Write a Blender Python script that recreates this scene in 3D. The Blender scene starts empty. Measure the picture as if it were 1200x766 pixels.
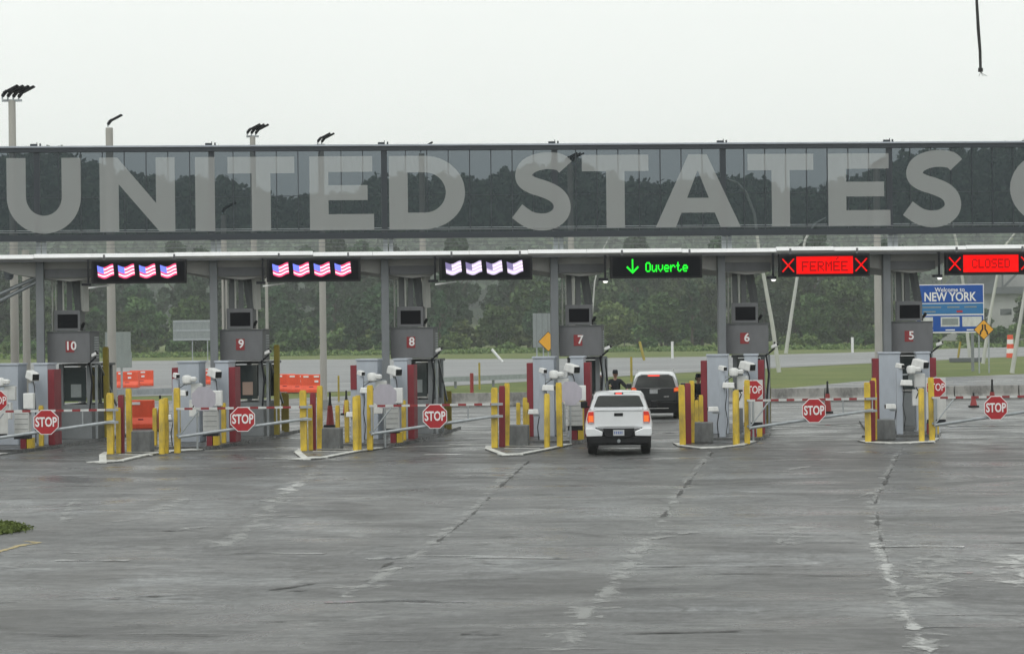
import bpy, bmesh, math, random
import numpy as np
from mathutils import Vector, Matrix

random.seed(7); rng = np.random.default_rng(7)
S = bpy.context.scene; COL = S.collection
rad = math.radians

# ---------------------------------------------------------------- camera
F_PX, CAM_H = 2800.0, 3.4
yaw = math.atan(300 / F_PX); roll = .012; pitch = 5 / F_PX
Fv = Vector((-math.sin(yaw) * math.cos(pitch), math.cos(yaw) * math.cos(pitch), math.sin(pitch)))
Rv = Vector((math.cos(yaw), math.sin(yaw), 0)); Uv = Rv.cross(Fv)
Xc = Rv * math.cos(roll) - Uv * math.sin(roll); Yc = Rv * math.sin(roll) + Uv * math.cos(roll)
cam = bpy.data.cameras.new('camera'); camo = bpy.data.objects.new('camera', cam); COL.objects.link(camo)
cam.sensor_width = 36; cam.lens = 36 * F_PX / 1200; cam.clip_start = .5; cam.clip_end = 6000
camo.matrix_world = Matrix(((Xc.x, Yc.x, -Fv.x, 0), (Xc.y, Yc.y, -Fv.y, 0), (Xc.z, Yc.z, -Fv.z, CAM_H), (0, 0, 0, 1)))
S.camera = camo

# ---------------------------------------------------------------- light
W = bpy.data.worlds.new('World'); S.world = W; W.use_nodes = True
nt = W.node_tree; nt.nodes.clear()
sky = nt.nodes.new('ShaderNodeTexSky'); sky.sky_type = 'NISHITA'; sky.sun_disc = False
SUN_EL, SUN_AZ = rad(50), rad(200)
sky.sun_elevation = SUN_EL; sky.sun_rotation = SUN_AZ
b1 = nt.nodes.new('ShaderNodeBackground'); b1.inputs[1].default_value = .05
nt.links.new(sky.outputs[0], b1.inputs[0])
b2 = nt.nodes.new('ShaderNodeBackground'); b2.inputs[1].default_value = 1.22
geo = nt.nodes.new('ShaderNodeTexCoord'); sep = nt.nodes.new('ShaderNodeSeparateXYZ')
nt.links.new(geo.outputs['Generated'], sep.inputs[0])
noi = nt.nodes.new('ShaderNodeTexNoise'); noi.inputs['Scale'].default_value = 2.2; noi.inputs['Detail'].default_value = 5
nt.links.new(geo.outputs['Generated'], noi.inputs[0])
ramp = nt.nodes.new('ShaderNodeValToRGB'); nt.links.new(noi.outputs[0], ramp.inputs[0])
ramp.color_ramp.elements[0].position = .3; ramp.color_ramp.elements[0].color = (.82, .843, .812, 1)
ramp.color_ramp.elements[1].position = .7; ramp.color_ramp.elements[1].color = (.88, .902, .872, 1)
nt.links.new(ramp.outputs[0], b2.inputs[0])
addw = nt.nodes.new('ShaderNodeMixShader'); addw.inputs[0].default_value = .94
wo = nt.nodes.new('ShaderNodeOutputWorld')
nt.links.new(b1.outputs[0], addw.inputs[1]); nt.links.new(b2.outputs[0], addw.inputs[2]); nt.links.new(addw.outputs[0], wo.inputs[0])
sl = bpy.data.lights.new('sun', 'SUN'); sl.energy = .7; sl.angle = rad(25); sl.color = (1, .97, .93)
so = bpy.data.objects.new('sun', sl); COL.objects.link(so)
so.rotation_euler = (rad(40), 0, rad(-20))
S.view_settings.view_transform = 'Standard'; S.view_settings.look = 'None'
S.view_settings.exposure = .12; S.view_settings.gamma = 1; S.view_settings.use_curve_mapping = False
S.cycles.use_denoising = True; S.cycles.transparent_max_bounces = 24; S.cycles.max_bounces = 6
S.cycles.volume_bounces = 0; S.cycles.caustics_reflective = False; S.cycles.caustics_refractive = False

# ---------------------------------------------------------------- survey: from a sighting to a place on the ground
def sight(px, py): return Fv + Xc * ((px - 600) / F_PX) - Yc * ((py - 383) / F_PX)
CV = Vector((0, 0, CAM_H))
def ground_at(px, py, z=0.0):
    d = sight(px, py); return CV + d * ((z - CAM_H) / d.z)
def far_at(px, depth, z=0.0):
    d = sight(px, 388); p = CV + d * depth; p.z = z; return p

# ---------------------------------------------------------------- materials
def mat(name, base=(.5, .5, .5), rough=.6, metal=0, spec=.5, dirt=0.0, dscale=3.0, emit=None, estr=1.0, coat=0, bump=0.0, bscale=20, dcol=None, hue=0):
    m = bpy.data.materials.new(name); m.use_nodes = True; n = m.node_tree; p = n.nodes['Principled BSDF']
    p.inputs['Base Color'].default_value = (*base, 1); p.inputs['Roughness'].default_value = rough
    p.inputs['Metallic'].default_value = metal; p.inputs['Specular IOR Level'].default_value = spec
    if coat: p.inputs['Coat Weight'].default_value = coat; p.inputs['Coat Roughness'].default_value = .08
    tc = n.nodes.new('ShaderNodeTexCoord')
    if dirt:
        nz = n.nodes.new('ShaderNodeTexNoise'); nz.inputs['Scale'].default_value = dscale; nz.inputs['Detail'].default_value = 6
        nz.inputs['Roughness'].default_value = .65
        mp = n.nodes.new('ShaderNodeMapping'); mp.inputs['Scale'].default_value = (1, 1, .45)
        n.links.new(tc.outputs['Object'], mp.inputs[0]); n.links.new(mp.outputs[0], nz.inputs[0])
        cr = n.nodes.new('ShaderNodeValToRGB'); n.links.new(nz.outputs[0], cr.inputs[0])
        dk = dcol or tuple(c * .45 for c in base)
        cr.color_ramp.elements[0].position = .32; cr.color_ramp.elements[0].color = (*[b * (1 - dirt) + d * dirt for b, d in zip(base, dk)], 1)
        cr.color_ramp.elements[1].position = .58; cr.color_ramp.elements[1].color = (*base, 1)
        n.links.new(cr.outputs[0], p.inputs['Base Color'])
        mr = n.nodes.new('ShaderNodeMapRange'); mr.inputs['To Min'].default_value = min(1, rough + .2); mr.inputs['To Max'].default_value = max(.05, rough - .1)
        n.links.new(nz.outputs[0], mr.inputs[0]); n.links.new(mr.outputs[0], p.inputs['Roughness'])
    if bump:
        nb = n.nodes.new('ShaderNodeTexNoise'); nb.inputs['Scale'].default_value = bscale; nb.inputs['Detail'].default_value = 4
        bp = n.nodes.new('ShaderNodeBump'); bp.inputs['Strength'].default_value = bump; bp.inputs['Distance'].default_value = .02
        n.links.new(tc.outputs['Object'], nb.inputs[0]); n.links.new(nb.outputs[0], bp.inputs['Height']); n.links.new(bp.outputs[0], p.inputs['Normal'])
    if emit: p.inputs['Emission Color'].default_value = (*emit, 1); p.inputs['Emission Strength'].default_value = estr
    return m

M = {}
M['yellow'] = mat('yellow_paint', (.68, .48, .04), .5, dirt=.8, dscale=4, bump=.15, dcol=(.28, .21, .06))
M['olive'] = mat('faded_yellow_paint', (.38, .30, .04), .55, dirt=.5, dscale=4)
M['maroon'] = mat('maroon_panel', (.22, .018, .03), .5, dirt=.35, dscale=3)
M['steel'] = mat('grey_painted_steel', (.20, .215, .225), .5, dirt=.35, dscale=2.5)
M['column'] = mat('column_paint', (.19, .205, .22), .5, dirt=.3, dscale=2)
M['fascia'] = mat('fascia_grey', (.15, .155, .165), .55, dirt=.3, dscale=1.8)
M['housing'] = mat('light_grey_housing', (.42, .46, .52), .45, dirt=.25, dscale=2)
M['galv'] = mat('galvanised_steel', (.38, .41, .43), .4, metal=.5, dirt=.4, dscale=6)
M['white'] = mat('white_enamel', (.78, .79, .78), .35, dirt=.25, dscale=5)
M['offwhite'] = mat('off_white_panel', (.60, .61, .60), .5, dirt=.3, dscale=4)
M['lilac'] = mat('bare_sign_back', (.44, .42, .48), .45, metal=.2, dirt=.2, dscale=5)
M['dark'] = mat('dark_housing', (.012, .013, .018), .5, spec=.25)
M['ledoff'] = mat('unlit_led_matrix', (.004, .004, .007), .7, spec=.1)
M['black'] = mat('black_plastic', (.010, .010, .012), .5, spec=.25)
M['rubber'] = mat('tyre_rubber', (.014, .014, .015), .75)
M['duct'] = mat('duct_grey', (.12, .13, .135), .5, dirt=.3)
M['paleduct'] = mat('pale_duct', (.48, .49, .46), .5, dirt=.25)
M['under'] = mat('canopy_soffit', (.50, .50, .48), .6, dirt=.3, dscale=.6)
M['trim'] = mat('white_trim', (.88, .89, .90), .35, dirt=.15)
M['frame'] = mat('dark_frame', (.035, .042, .052), .35, metal=.3)
M['stop'] = mat('sign_red', (.42, .012, .02), .35, dirt=.2)
M['dullred'] = mat('dull_red_plate', (.27, .025, .03), .5, dirt=.3)
M['railred'] = mat('faded_rail_red', (.27, .03, .035), .5, dirt=.3)
M['signwhite'] = mat('sign_white', (.80, .78, .78), .35)
M['concrete'] = mat('concrete', (.26, .27, .26), .8, dirt=.6, dscale=3, bump=.3)
M['block'] = mat('granite_block', (.17, .18, .185), .8, dirt=.6, dscale=7, bump=.4)
M['kerbwhite'] = mat('worn_white_kerb_paint', (.66, .67, .64), .5, dirt=.7, dscale=3, dcol=(.25, .25, .24))
M['chev'] = mat('lane_white_paint', (.68, .69, .66), .45, dirt=.8, dscale=3.5, dcol=(.16, .16, .16))
M['orange'] = mat('orange_plastic', (.80, .085, .025), .45, dirt=.3, dscale=3)
M['stonegrey'] = mat('barrier_stains', (.30, .295, .28), .85, dirt=.9, dscale=2.2, dcol=(.07, .07, .07))
M['glassdark'] = mat('dark_window', (.012, .016, .016), .06, spec=.8)
M['boothglass'] = mat('booth_window', (.03, .04, .04), .08, spec=.7)
M['signback'] = mat('aluminium_sign_back', (.26, .29, .29), .5, metal=.3, dirt=.3)
M['pole'] = mat('lamp_pole', (.40, .39, .36), .55, dirt=.2, dscale=1)
M['blue'] = mat('sign_blue', (.003, .072, .36), .45, dirt=.15, spec=.2)
M['lightblue'] = mat('sign_light_blue', (.006, .15, .38), .4)
M['ambersign'] = mat('sign_amber', (.80, .38, .015), .4, dirt=.15)
M['uniform'] = mat('dark_uniform', (.012, .014, .022), .85)
M['skin'] = mat('skin', (.42, .24, .17), .55)
M['hair'] = mat('hair', (.03, .02, .015), .8)
M['boot'] = mat('boots', (.01, .01, .01), .5)
M['carwhite'] = mat('white_car_paint', (.74, .76, .78), .3, coat=.8, dirt=.12, dscale=1.5)
M['carskylit'] = mat('sky_reflection_car_paint', (.62, .64, .66), .3, metal=.2, coat=.8)  # pale tone paints the sky's reflection on the suv's upper body
M['cargrey'] = mat('dark_grey_car_paint', (.022, .024, .028), .35, metal=.2, coat=.6)
M['chrome'] = mat('chrome', (.6, .6, .6), .15, metal=1)
M['rim'] = mat('wheel_rim', (.3, .3, .31), .35, metal=.8)
M['lampred'] = mat('tail_lamp_red', (.5, .02, .01), .2, emit=(1, .05, .02), estr=.14)
M['lamporange'] = mat('tail_lamp_lit', (.6, .1, .02), .2, emit=(1, .20, .03), estr=.5)
M['lampclear'] = mat('clear_lamp', (.35, .36, .4), .15)
M['brakelit'] = mat('brake_lamp_lit', (.6, .02, .02), .2, emit=(1, .06, .03), estr=1.3)
M['plate'] = mat('number_plate', (.5, .52, .54), .4, dirt=.5, dscale=14)
M['bark'] = mat('bark', (.09, .075, .06), .9, dirt=.4)
M['ledgreen'] = mat('led_green', (0, .1, 0), emit=(.0, 1, .02), estr=1.3)
M['ledred'] = mat('led_red', (.05, 0, 0), spec=.05, emit=(1, .0, .0), estr=.95)
M['leddim'] = mat('led_dim_red', (.05, 0, 0), spec=.05, emit=(.22, .0, .0), estr=1.0)
M['ledpink'] = mat('led_pink', (.3, 0, 0), emit=(1, .35, .42), estr=1.0)
M['ledhot'] = mat('led_crimson', (.3, 0, 0), emit=(.95, .06, .22), estr=1.0)
M['ledwhite'] = mat('led_white', (.3, .3, .3), emit=(1, .80, .92), estr=1.0)
M['ledblue'] = mat('led_blue', (0, 0, .3), emit=(.22, .28, .95), estr=1.0)
M['ledlav'] = mat('led_lavender', (.1, .1, .2), emit=(.66, .55, .75), estr=1.0)
M['ledviolet'] = mat('led_dim_violet', (.1, .1, .2), emit=(.17, .13, .27), estr=1.0)
M['lit'] = mat('small_lit_lamp', (.9, .9, .9), emit=(1, 1, .95), estr=1.1)
M['cone'] = mat('channelizer_red', (.30, .03, .03), .5, dirt=.3)
M['warehouse'] = mat('pale_cladding', (.42, .43, .42), .6, dirt=.4, dscale=.3)
M['darkroof'] = mat('dark_truss', (.10, .11, .12), .6)
M['cable'] = mat('cable_black', (.02, .02, .02), .6)
M['booklight'] = mat('booth_interior_paper', (.35, .25, .2), .7)

def node_mat(name):
    m = bpy.data.materials.new(name); m.use_nodes = True; n = m.node_tree
    return m, n, n.nodes['Principled BSDF']
def N_(n, t, **kw):
    x = n.nodes.new(t)
    for k, v in kw.items():
        if k in ('operation', 'blend_type', 'data_type', 'interpolation_type', 'feature'): setattr(x, k, v)
    return x
def ramp_(n, src, stops):
    cr = n.nodes.new('ShaderNodeValToRGB'); n.links.new(src, cr.inputs[0]); e = cr.color_ramp.elements
    while len(e) < len(stops): e.new(.5)
    for i, (p, c) in enumerate(stops):
        e[i].position = p; e[i].color = (c, c, c, 1) if isinstance(c, (int, float)) else (*c, 1)
    return cr.outputs[0]
def noise_(n, vec, scale, detail=5, rough=.6, dist=0):
    z = n.nodes.new('ShaderNodeTexNoise'); z.inputs['Scale'].default_value = scale; z.inputs['Detail'].default_value = detail
    z.inputs['Roughness'].default_value = rough; z.inputs['Distortion'].default_value = dist; n.links.new(vec, z.inputs[0]); return z.outputs[0]
def map_(n, vec, scale=(1, 1, 1), rot=0, loc=(0, 0, 0)):
    mp = n.nodes.new('ShaderNodeMapping'); mp.inputs['Scale'].default_value = scale; mp.inputs['Rotation'].default_value = (0, 0, rot)
    mp.inputs['Location'].default_value = loc; n.links.new(vec, mp.inputs[0]); return mp.outputs[0]
def mix_(n, fac, a, b, mode='MIX'):
    x = n.nodes.new('ShaderNodeMixRGB'); x.blend_type = mode
    for i, v in enumerate((fac, a, b)):
        if isinstance(v, (int, float)): x.inputs[i].default_value = v if i == 0 else (v, v, v, 1)
        elif isinstance(v, tuple): x.inputs[i].default_value = (*v, 1)
        else: n.links.new(v, x.inputs[i])
    return x.outputs[0]
def math_(n, op, a, b=None):
    x = n.nodes.new('ShaderNodeMath'); x.operation = op
    for i, v in enumerate((a, b)):
        if v is None: continue
        if isinstance(v, (int, float)): x.inputs[i].default_value = v
        else: n.links.new(v, x.inputs[i])
    return x.outputs[0]

def asphalt():
    m, n, p = node_mat('wet_asphalt')
    tc = n.nodes.new('ShaderNodeTexCoord'); v = tc.outputs['Object']; rot = rad(-8)
    def nz(sx, sy, r, loc, det=6, ro=.6, di=.5): return noise_(n, map_(n, v, (sx, sy, 1), rad(r), loc), 1.0, det, ro, di)
    area = nz(.045, .07, -20, (5, 2, 0), 4, .5, .3)
    broad = nz(.16, .30, -12, (7, 3, 0), 7, .62, .9)
    mid = nz(.55, .95, 14, (1, 8, 0), 8, .68, 1.2)
    fine = nz(3.2, 4.5, 0, (4, 4, 0), 5, .7, .4)
    lay = nz(.05, 1.1, -7, (2, 9, 0), 5, .6, .5)
    grit = noise_(n, v, 24, 4, .75)
    base = ramp_(n, broad, [(.34, (.050, .051, .051)), (.46, (.086, .088, .089)), (.56, (.118, .122, .124)), (.66, (.180, .188, .193))])
    base = mix_(n, 1, base, ramp_(n, area, [(.32, .72), (.52, 1.0), (.68, 1.28)]), 'MULTIPLY')
    base = mix_(n, .8, base, ramp_(n, mid, [(.34, .62), (.46, .94), (.54, 1.02), (.66, 1.32)]), 'MULTIPLY')
    base = mix_(n, .5, base, ramp_(n, lay, [(.35, .74), (.50, 1.0), (.66, 1.2)]), 'MULTIPLY')
    base = mix_(n, .8, base, ramp_(n, fine, [(.30, .66), (.5, 1.0), (.72, 1.38)]), 'MULTIPLY')
    base = mix_(n, .6, base, ramp_(n, grit, [(.3, .6), (.7, 1.4)]), 'MULTIPLY')
    gr2 = noise_(n, map_(n, v, (9, 3.2, 1)), 1.0, 3, .8)
    base = mix_(n, .75, base, ramp_(n, gr2, [(.30, .55), (.5, 1.0), (.70, 1.5)]), 'MULTIPLY')
    # tyre-darkened tracks running with the lanes
    tr_ = nz(.55, .05, 9, (3, 1, 0), 5, .6, .3)
    base = mix_(n, ramp_(n, tr_, [(.48, 0), (.64, .45)]), base, (.078, .076, .072))
    # pale scaled blotches
    bl = nz(.35, .5, 20, (12, 6, 0), 9, .72, 1.6)
    base = mix_(n, ramp_(n, bl, [(.60, 0), (.66, .45), (.72, .6)]), base, (.30, .31, .31))
    # irregular cracks
    nn = n.nodes.new('ShaderNodeTexNoise'); nn.inputs['Scale'].default_value = .8; nn.inputs['Detail'].default_value = 7; n.links.new(v, nn.inputs[0])
    for sc_, wd, am in (((.09, .34, 1), .014, .95), ((.36, .80, 1), .022, .7)):
        vo = n.nodes.new('ShaderNodeTexVoronoi'); vo.feature = 'DISTANCE_TO_EDGE'; vo.inputs['Scale'].default_value = 1
        n.links.new(mix_(n, .35, map_(n, v, sc_, rot), nn.outputs['Color'], 'ADD'), vo.inputs['Vector'])
        ck = ramp_(n, vo.outputs['Distance'], [(0.0, 1), (wd * .5, .7), (wd, 0)])
        base = mix_(n, math_(n, 'MULTIPLY', ck, ramp_(n, mid if sc_[0] < .2 else broad, [(.46, 0), (.56, am)])), base, (.032, .032, .031))
    n.links.new(base, p.inputs['Base Color'])
    damp = nz(.22, .42, -10, (11, 4, 0), 7, .62, .9)
    rg = ramp_(n, damp, [(.30, .60), (.46, .50), (.54, .36), (.60, .16), (.66, .07)])
    rg = mix_(n, .25, rg, ramp_(n, mid, [(.3, .7), (.7, .2)]))
    n.links.new(rg, p.inputs['Roughness']); p.inputs['Specular IOR Level'].default_value = .5
    bp = n.nodes.new('ShaderNodeBump'); bp.inputs['Strength'].default_value = .5; bp.inputs['Distance'].default_value = .015
    n.links.new(grit, bp.inputs['Height'])
    bp2 = n.nodes.new('ShaderNodeBump'); bp2.inputs['Strength'].default_value = .8; bp2.inputs['Distance'].default_value = .06
    n.links.new(lay, bp2.inputs['Height']); n.links.new(bp.outputs[0], bp2.inputs['Normal'])
    bp3 = n.nodes.new('ShaderNodeBump'); bp3.inputs['Strength'].default_value = .4; bp3.inputs['Distance'].default_value = .05
    n.links.new(mid, bp3.inputs['Height']); n.links.new(bp2.outputs[0], bp3.inputs['Normal'])
    n.links.new(bp3.outputs[0], p.inputs['Normal'])
    return m
M['asphalt'] = asphalt()

def road_far():
    m, n, p = node_mat('pale_wet_road'); tc = n.nodes.new('ShaderNodeTexCoord'); v = tc.outputs['Object']
    a = noise_(n, map_(n, v, (.02, .09, 1), rad(-9)), 1, 6, .6, .5)
    n.links.new(ramp_(n, a, [(.3, (.10, .104, .108)), (.5, (.145, .15, .155)), (.7, (.20, .205, .21))]), p.inputs['Base Color'])
    p.inputs['Roughness'].default_value = .5; return m
M['road'] = road_far()
def grass_m():
    m, n, p = node_mat('grass'); tc = n.nodes.new('ShaderNodeTexCoord'); v = tc.outputs['Object']
    a = noise_(n, v, .12, 8, .65, .4); b = noise_(n, v, 2.5, 6, .7)
    c = ramp_(n, a, [(.3, (.075, .105, .028)), (.5, (.115, .148, .040)), (.7, (.165, .175, .058))])
    n.links.new(mix_(n, .6, c, ramp_(n, b, [(.3, .6), (.7, 1.35)]), 'MULTIPLY'), p.inputs['Base Color'])
    p.inputs['Roughness'].default_value = .9; p.inputs['Specular IOR Level'].default_value = .2; return m
M['grass'] = grass_m()
def leaf_m(name, cols):
    m, n, p = node_mat(name); tc = n.nodes.new('ShaderNodeTexCoord'); oi = n.nodes.new('ShaderNodeObjectInfo')
    g = n.nodes.new('ShaderNodeNewGeometry')
    isl = math_(n, 'ADD', math_(n, 'MULTIPLY', noise_(n, tc.outputs['Object'], .45, 3, .6), .75), math_(n, 'MULTIPLY', g.outputs['Random Per Island'], .25))
    c = ramp_(n, isl, [(.3, cols[0]), (.5, cols[1]), (.72, cols[2])])
    hs = n.nodes.new('ShaderNodeHueSaturation'); n.links.new(c, hs.inputs['Color'])
    mr = n.nodes.new('ShaderNodeMapRange'); mr.inputs['To Min'].default_value = .475; mr.inputs['To Max'].default_value = .515; n.links.new(oi.outputs['Random'], mr.inputs[0]); n.links.new(mr.outputs[0], hs.inputs['Hue'])
    mv = n.nodes.new('ShaderNodeMapRange'); mv.inputs['To Min'].default_value = .7; mv.inputs['To Max'].default_value = 1.75; n.links.new(oi.outputs['Random'], mv.inputs[0]); n.links.new(mv.outputs[0], hs.inputs['Value'])
    n.links.new(hs.outputs[0], p.inputs['Base Color']); p.inputs['Roughness'].default_value = .7; p.inputs['Specular IOR Level'].default_value = .25
    return m
M['leafdark'] = leaf_m('dark_leaves', [(.014, .034, .018), (.026, .054, .026), (.052, .092, .040)])
M['leafmid'] = leaf_m('green_leaves', [(.024, .055, .020), (.048, .092, .030), (.092, .145, .048)])
M['leaflight'] = leaf_m('yellow_green_leaves', [(.042, .078, .024), (.085, .132, .040), (.150, .190, .062)])
M['leaffar'] = leaf_m('far_wood_leaves', [(.022, .036, .022), (.032, .050, .026), (.048, .068, .034)])

def patch_m(name, col, thr, sc=(.8, .8, 1), rot=0, rough=.35, dens=1.0):
    m, n, p = node_mat(name); tc = n.nodes.new('ShaderNodeTexCoord')
    a = noise_(n, map_(n, tc.outputs['Object'], sc, rot), 1.0, 7, .68, .6)
    # fade towards the edge of the patch with the UV
    uv = n.nodes.new('ShaderNodeSeparateXYZ'); n.links.new(tc.outputs['UV'], uv.inputs[0])
    e = math_(n, 'ABSOLUTE', math_(n, 'SUBTRACT', uv.outputs[0], .5)); e = math_(n, 'MULTIPLY', e, .42)
    al = ramp_(n, math_(n, 'SUBTRACT', a, e), [(thr, 0), (thr + .10, dens)])
    p.inputs['Base Color'].default_value = (*col, 1); p.inputs['Roughness'].default_value = rough
    n.links.new(al, p.inputs['Alpha']); return m
M['effl'] = patch_m('pale_crack_scale', (.42, .43, .42), .44, (2.3, 1.6, 1), rough=.45, dens=.5)
M['dkcrack'] = patch_m('dark_crack', (.030, .030, .029), .44, (1.0, .5, 1), rough=.6, dens=.85)
M['paintglint'] = patch_m('white_paint_and_glint', (.66, .67, .66), .40, (.7, 1.6, 1), rough=.3, dens=.9)
M['waterpatch'] = patch_m('thin_water', (.13, .135, .14), .42, (.5, 1.2, 1), rough=.10, dens=.7)
M['sheenline'] = patch_m('painted_ridge_sheen', (.22, .225, .225), .47, (.22, 1.6, 1), rough=.3, dens=.5)  # pale colour stands in for sky sheen along the heaves
M['darkline'] = patch_m('painted_ridge_dark_side', (.035, .035, .034), .45, (.30, 1.6, 1), rough=.6, dens=.85)  # dark strip painted beside the sheen as the heave's dark side
M['scale2'] = patch_m('white_scale', (.55, .56, .55), .42, (2.0, 1.2, 1), rough=.4, dens=.7)
M['yellowline'] = patch_m('worn_yellow_line', (.45, .36, .16), .36, (2, 2, 1), rough=.6, dens=.8)

def glass_m():
    m = bpy.data.materials.new('tinted_glass'); m.use_nodes = True; n = m.node_tree; n.nodes.clear()
    t = n.nodes.new('ShaderNodeBsdfTransparent'); t.inputs[0].default_value = (.205, .232, .255, 1)
    g = n.nodes.new('ShaderNodeBsdfGlossy'); g.inputs['Roughness'].default_value = .05; g.inputs[0].default_value = (.8, .85, .9, 1)
    d = n.nodes.new('ShaderNodeBsdfDiffuse'); d.inputs[0].default_value = (.02, .04, .06, 1)
    x1 = n.nodes.new('ShaderNodeMixShader'); x1.inputs[0].default_value = .12
    x2 = n.nodes.new('ShaderNodeMixShader'); x2.inputs[0].default_value = .014; o = n.nodes.new('ShaderNodeOutputMaterial')
    n.links.new(t.outputs[0], x1.inputs[1]); n.links.new(d.outputs[0], x1.inputs[2]); n.links.new(x1.outputs[0], x2.inputs[1]); n.links.new(g.outputs[0], x2.inputs[2]); n.links.new(x2.outputs[0], o.inputs[0])
    return m
M['glass'] = glass_m()
def film_m():
    m = bpy.data.materials.new('frosted_film'); m.use_nodes = True; n = m.node_tree; n.nodes.clear()
    t = n.nodes.new('ShaderNodeBsdfTransparent'); t.inputs[0].default_value = (.95, .97, .97, 1)
    d = n.nodes.new('ShaderNodeBsdfDiffuse'); d.inputs[0].default_value = (.74, .75, .735, 1)
    x1 = n.nodes.new('ShaderNodeMixShader'); x1.inputs[0].default_value = .34; o = n.nodes.new('ShaderNodeOutputMaterial')
    n.links.new(t.outputs[0], x1.inputs[1]); n.links.new(d.outputs[0], x1.inputs[2]); n.links.new(x1.outputs[0], o.inputs[0])
    return m
M['film'] = film_m()

# ---------------------------------------------------------------- mesh helpers
class MB:
    def __init__(s): s.v = []; s.f = []; s.mi = []; s.m = 0
    def _add(s, vs, fs):
        k = len(s.v); s.v += [tuple(v) for v in vs]; s.f += [tuple(i + k for i in f) for f in fs]; s.mi += [s.m] * len(fs); return s
    def box(s, c, d, rz=0, rx=0, ry=0, taper=1):
        R = Matrix.Rotation(rz, 3, 'Z') @ Matrix.Rotation(ry, 3, 'Y') @ Matrix.Rotation(rx, 3, 'X'); vs = []
        for z in (-.5, .5):
            t = taper if z > 0 else 1
            for x, y in ((-.5, -.5), (.5, -.5), (.5, .5), (-.5, .5)): vs.append(Vector(c) + R @ Vector((x * d[0] * t, y * d[1] * t, z * d[2])))
        return s._add(vs, [(3, 2, 1, 0), (4, 5, 6, 7), (0, 1, 5, 4), (1, 2, 6, 5), (2, 3, 7, 6), (3, 0, 4, 7)])
    def bar(s, a, b, w, h=None):      # rectangular bar from a to b
        a = Vector(a); b = Vector(b); h = h or w; d = (b - a).normalized()
        u = d.cross(Vector((0, 0, 1)));
        if u.length < 1e-3: u = Vector((1, 0, 0))
        u.normalize(); q = u.cross(d).normalized(); vs = []
        for p in (a, b):
            for x, y in ((-.5, -.5), (.5, -.5), (.5, .5), (-.5, .5)): vs.append(p + u * w * x + q * h * y)
        return s._add(vs, [(3, 2, 1, 0), (4, 5, 6, 7), (0, 1, 5, 4), (1, 2, 6, 5), (2, 3, 7, 6), (3, 0, 4, 7)])
    def tube(s, pts, rs, n=10, cap=True):
        pts = [Vector(p) for p in pts]; rs = rs if isinstance(rs, (list, tuple)) else [rs] * len(pts); vs = []; fs = []
        for i, p in enumerate(pts):
            d = (pts[min(i + 1, len(pts) - 1)] - pts[max(i - 1, 0)]).normalized()
            u = d.cross(Vector((0, 1, 0)) if abs(d.y) < .9 else Vector((1, 0, 0))).normalized(); q = d.cross(u)
            for k in range(n):
                t = 2 * math.pi * k / n; vs.append(p + (u * math.cos(t) + q * math.sin(t)) * rs[i])
        for i in range(len(pts) - 1):
            for k in range(n): fs.append((i * n + k, i * n + (k + 1) % n, (i + 1) * n + (k + 1) % n, (i + 1) * n + k))
        if cap: fs.append(tuple(range(n))[::-1]); fs.append(tuple(range((len(pts) - 1) * n, len(pts) * n)))
        return s._add(vs, fs)
    def prism(s, pts, y0, y1):        # polygon in XZ swept from y0 to y1
        n = len(pts); vs = [(x, y0, z) for x, z in pts] + [(x, y1, z) for x, z in pts]
        fs = [tuple(range(n)), tuple(range(n, 2 * n))[::-1]] + [(i, i + n, (i + 1) % n + n, (i + 1) % n) for i in range(n)]
        return s._add(vs, fs)
    def slab(s, pts, z0, z1):         # polygon in XY swept from z0 to z1
        n = len(pts); vs = [(x, y, z0) for x, y in pts] + [(x, y, z1) for x, y in pts]
        fs = [tuple(range(n))[::-1], tuple(range(n, 2 * n))] + [(i, (i + 1) % n, (i + 1) % n + n, i + n) for i in range(n)]
        return s._add(vs, fs)
    def build(s, name, m, parent=None, loc=(0, 0, 0), rz=0, smooth=False, bevel=0, **tags):
        me = bpy.data.meshes.new(name); me.from_pydata(s.v, [], s.f)
        ms = m if isinstance(m, (list, tuple)) else [m]
        for q in ms: me.materials.append(M[q] if isinstance(q, str) else q)
        me.polygons.foreach_set('material_index', s.mi)
        b = bmesh.new(); b.from_mesh(me); bmesh.ops.recalc_face_normals(b, faces=b.faces); b.to_mesh(me); b.free()
        if smooth: me.shade_smooth(); me.set_sharp_from_angle(angle=rad(35))
        me.update()
        o = bpy.data.objects.new(name, me); COL.objects.link(o); o.location = loc; o.rotation_euler.z = rz
        if parent: o.parent = parent
        if bevel:
            bv = o.modifiers.new('bevel', 'BEVEL'); bv.width = bevel; bv.segments = 2; bv.limit_method = 'ANGLE'
        tag(o, **tags); return o
def tag(o, label=None, cat=None, group=None, kind=None):
    for k, v in (('label', label), ('category', cat), ('group', group), ('kind', kind)):
        if v: o[k] = v
    return o
def thing(name, loc=(0, 0, 0), rz=0, **tags):
    o = bpy.data.objects.new(name, None); o.empty_display_size = .2; COL.objects.link(o); o.location = loc; o.rotation_euler.z = rz
    return tag(o, **tags)
def dup(o, loc=None, rz=None, parent=None, **tags):
    c = o.copy(); COL.objects.link(c); c.parent = parent
    if loc is not None: c.location = loc
    if rz is not None: c.rotation_euler.z = rz
    for ch in list(o.children): dup(ch, parent=c)
    return tag(c, **tags)
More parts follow.
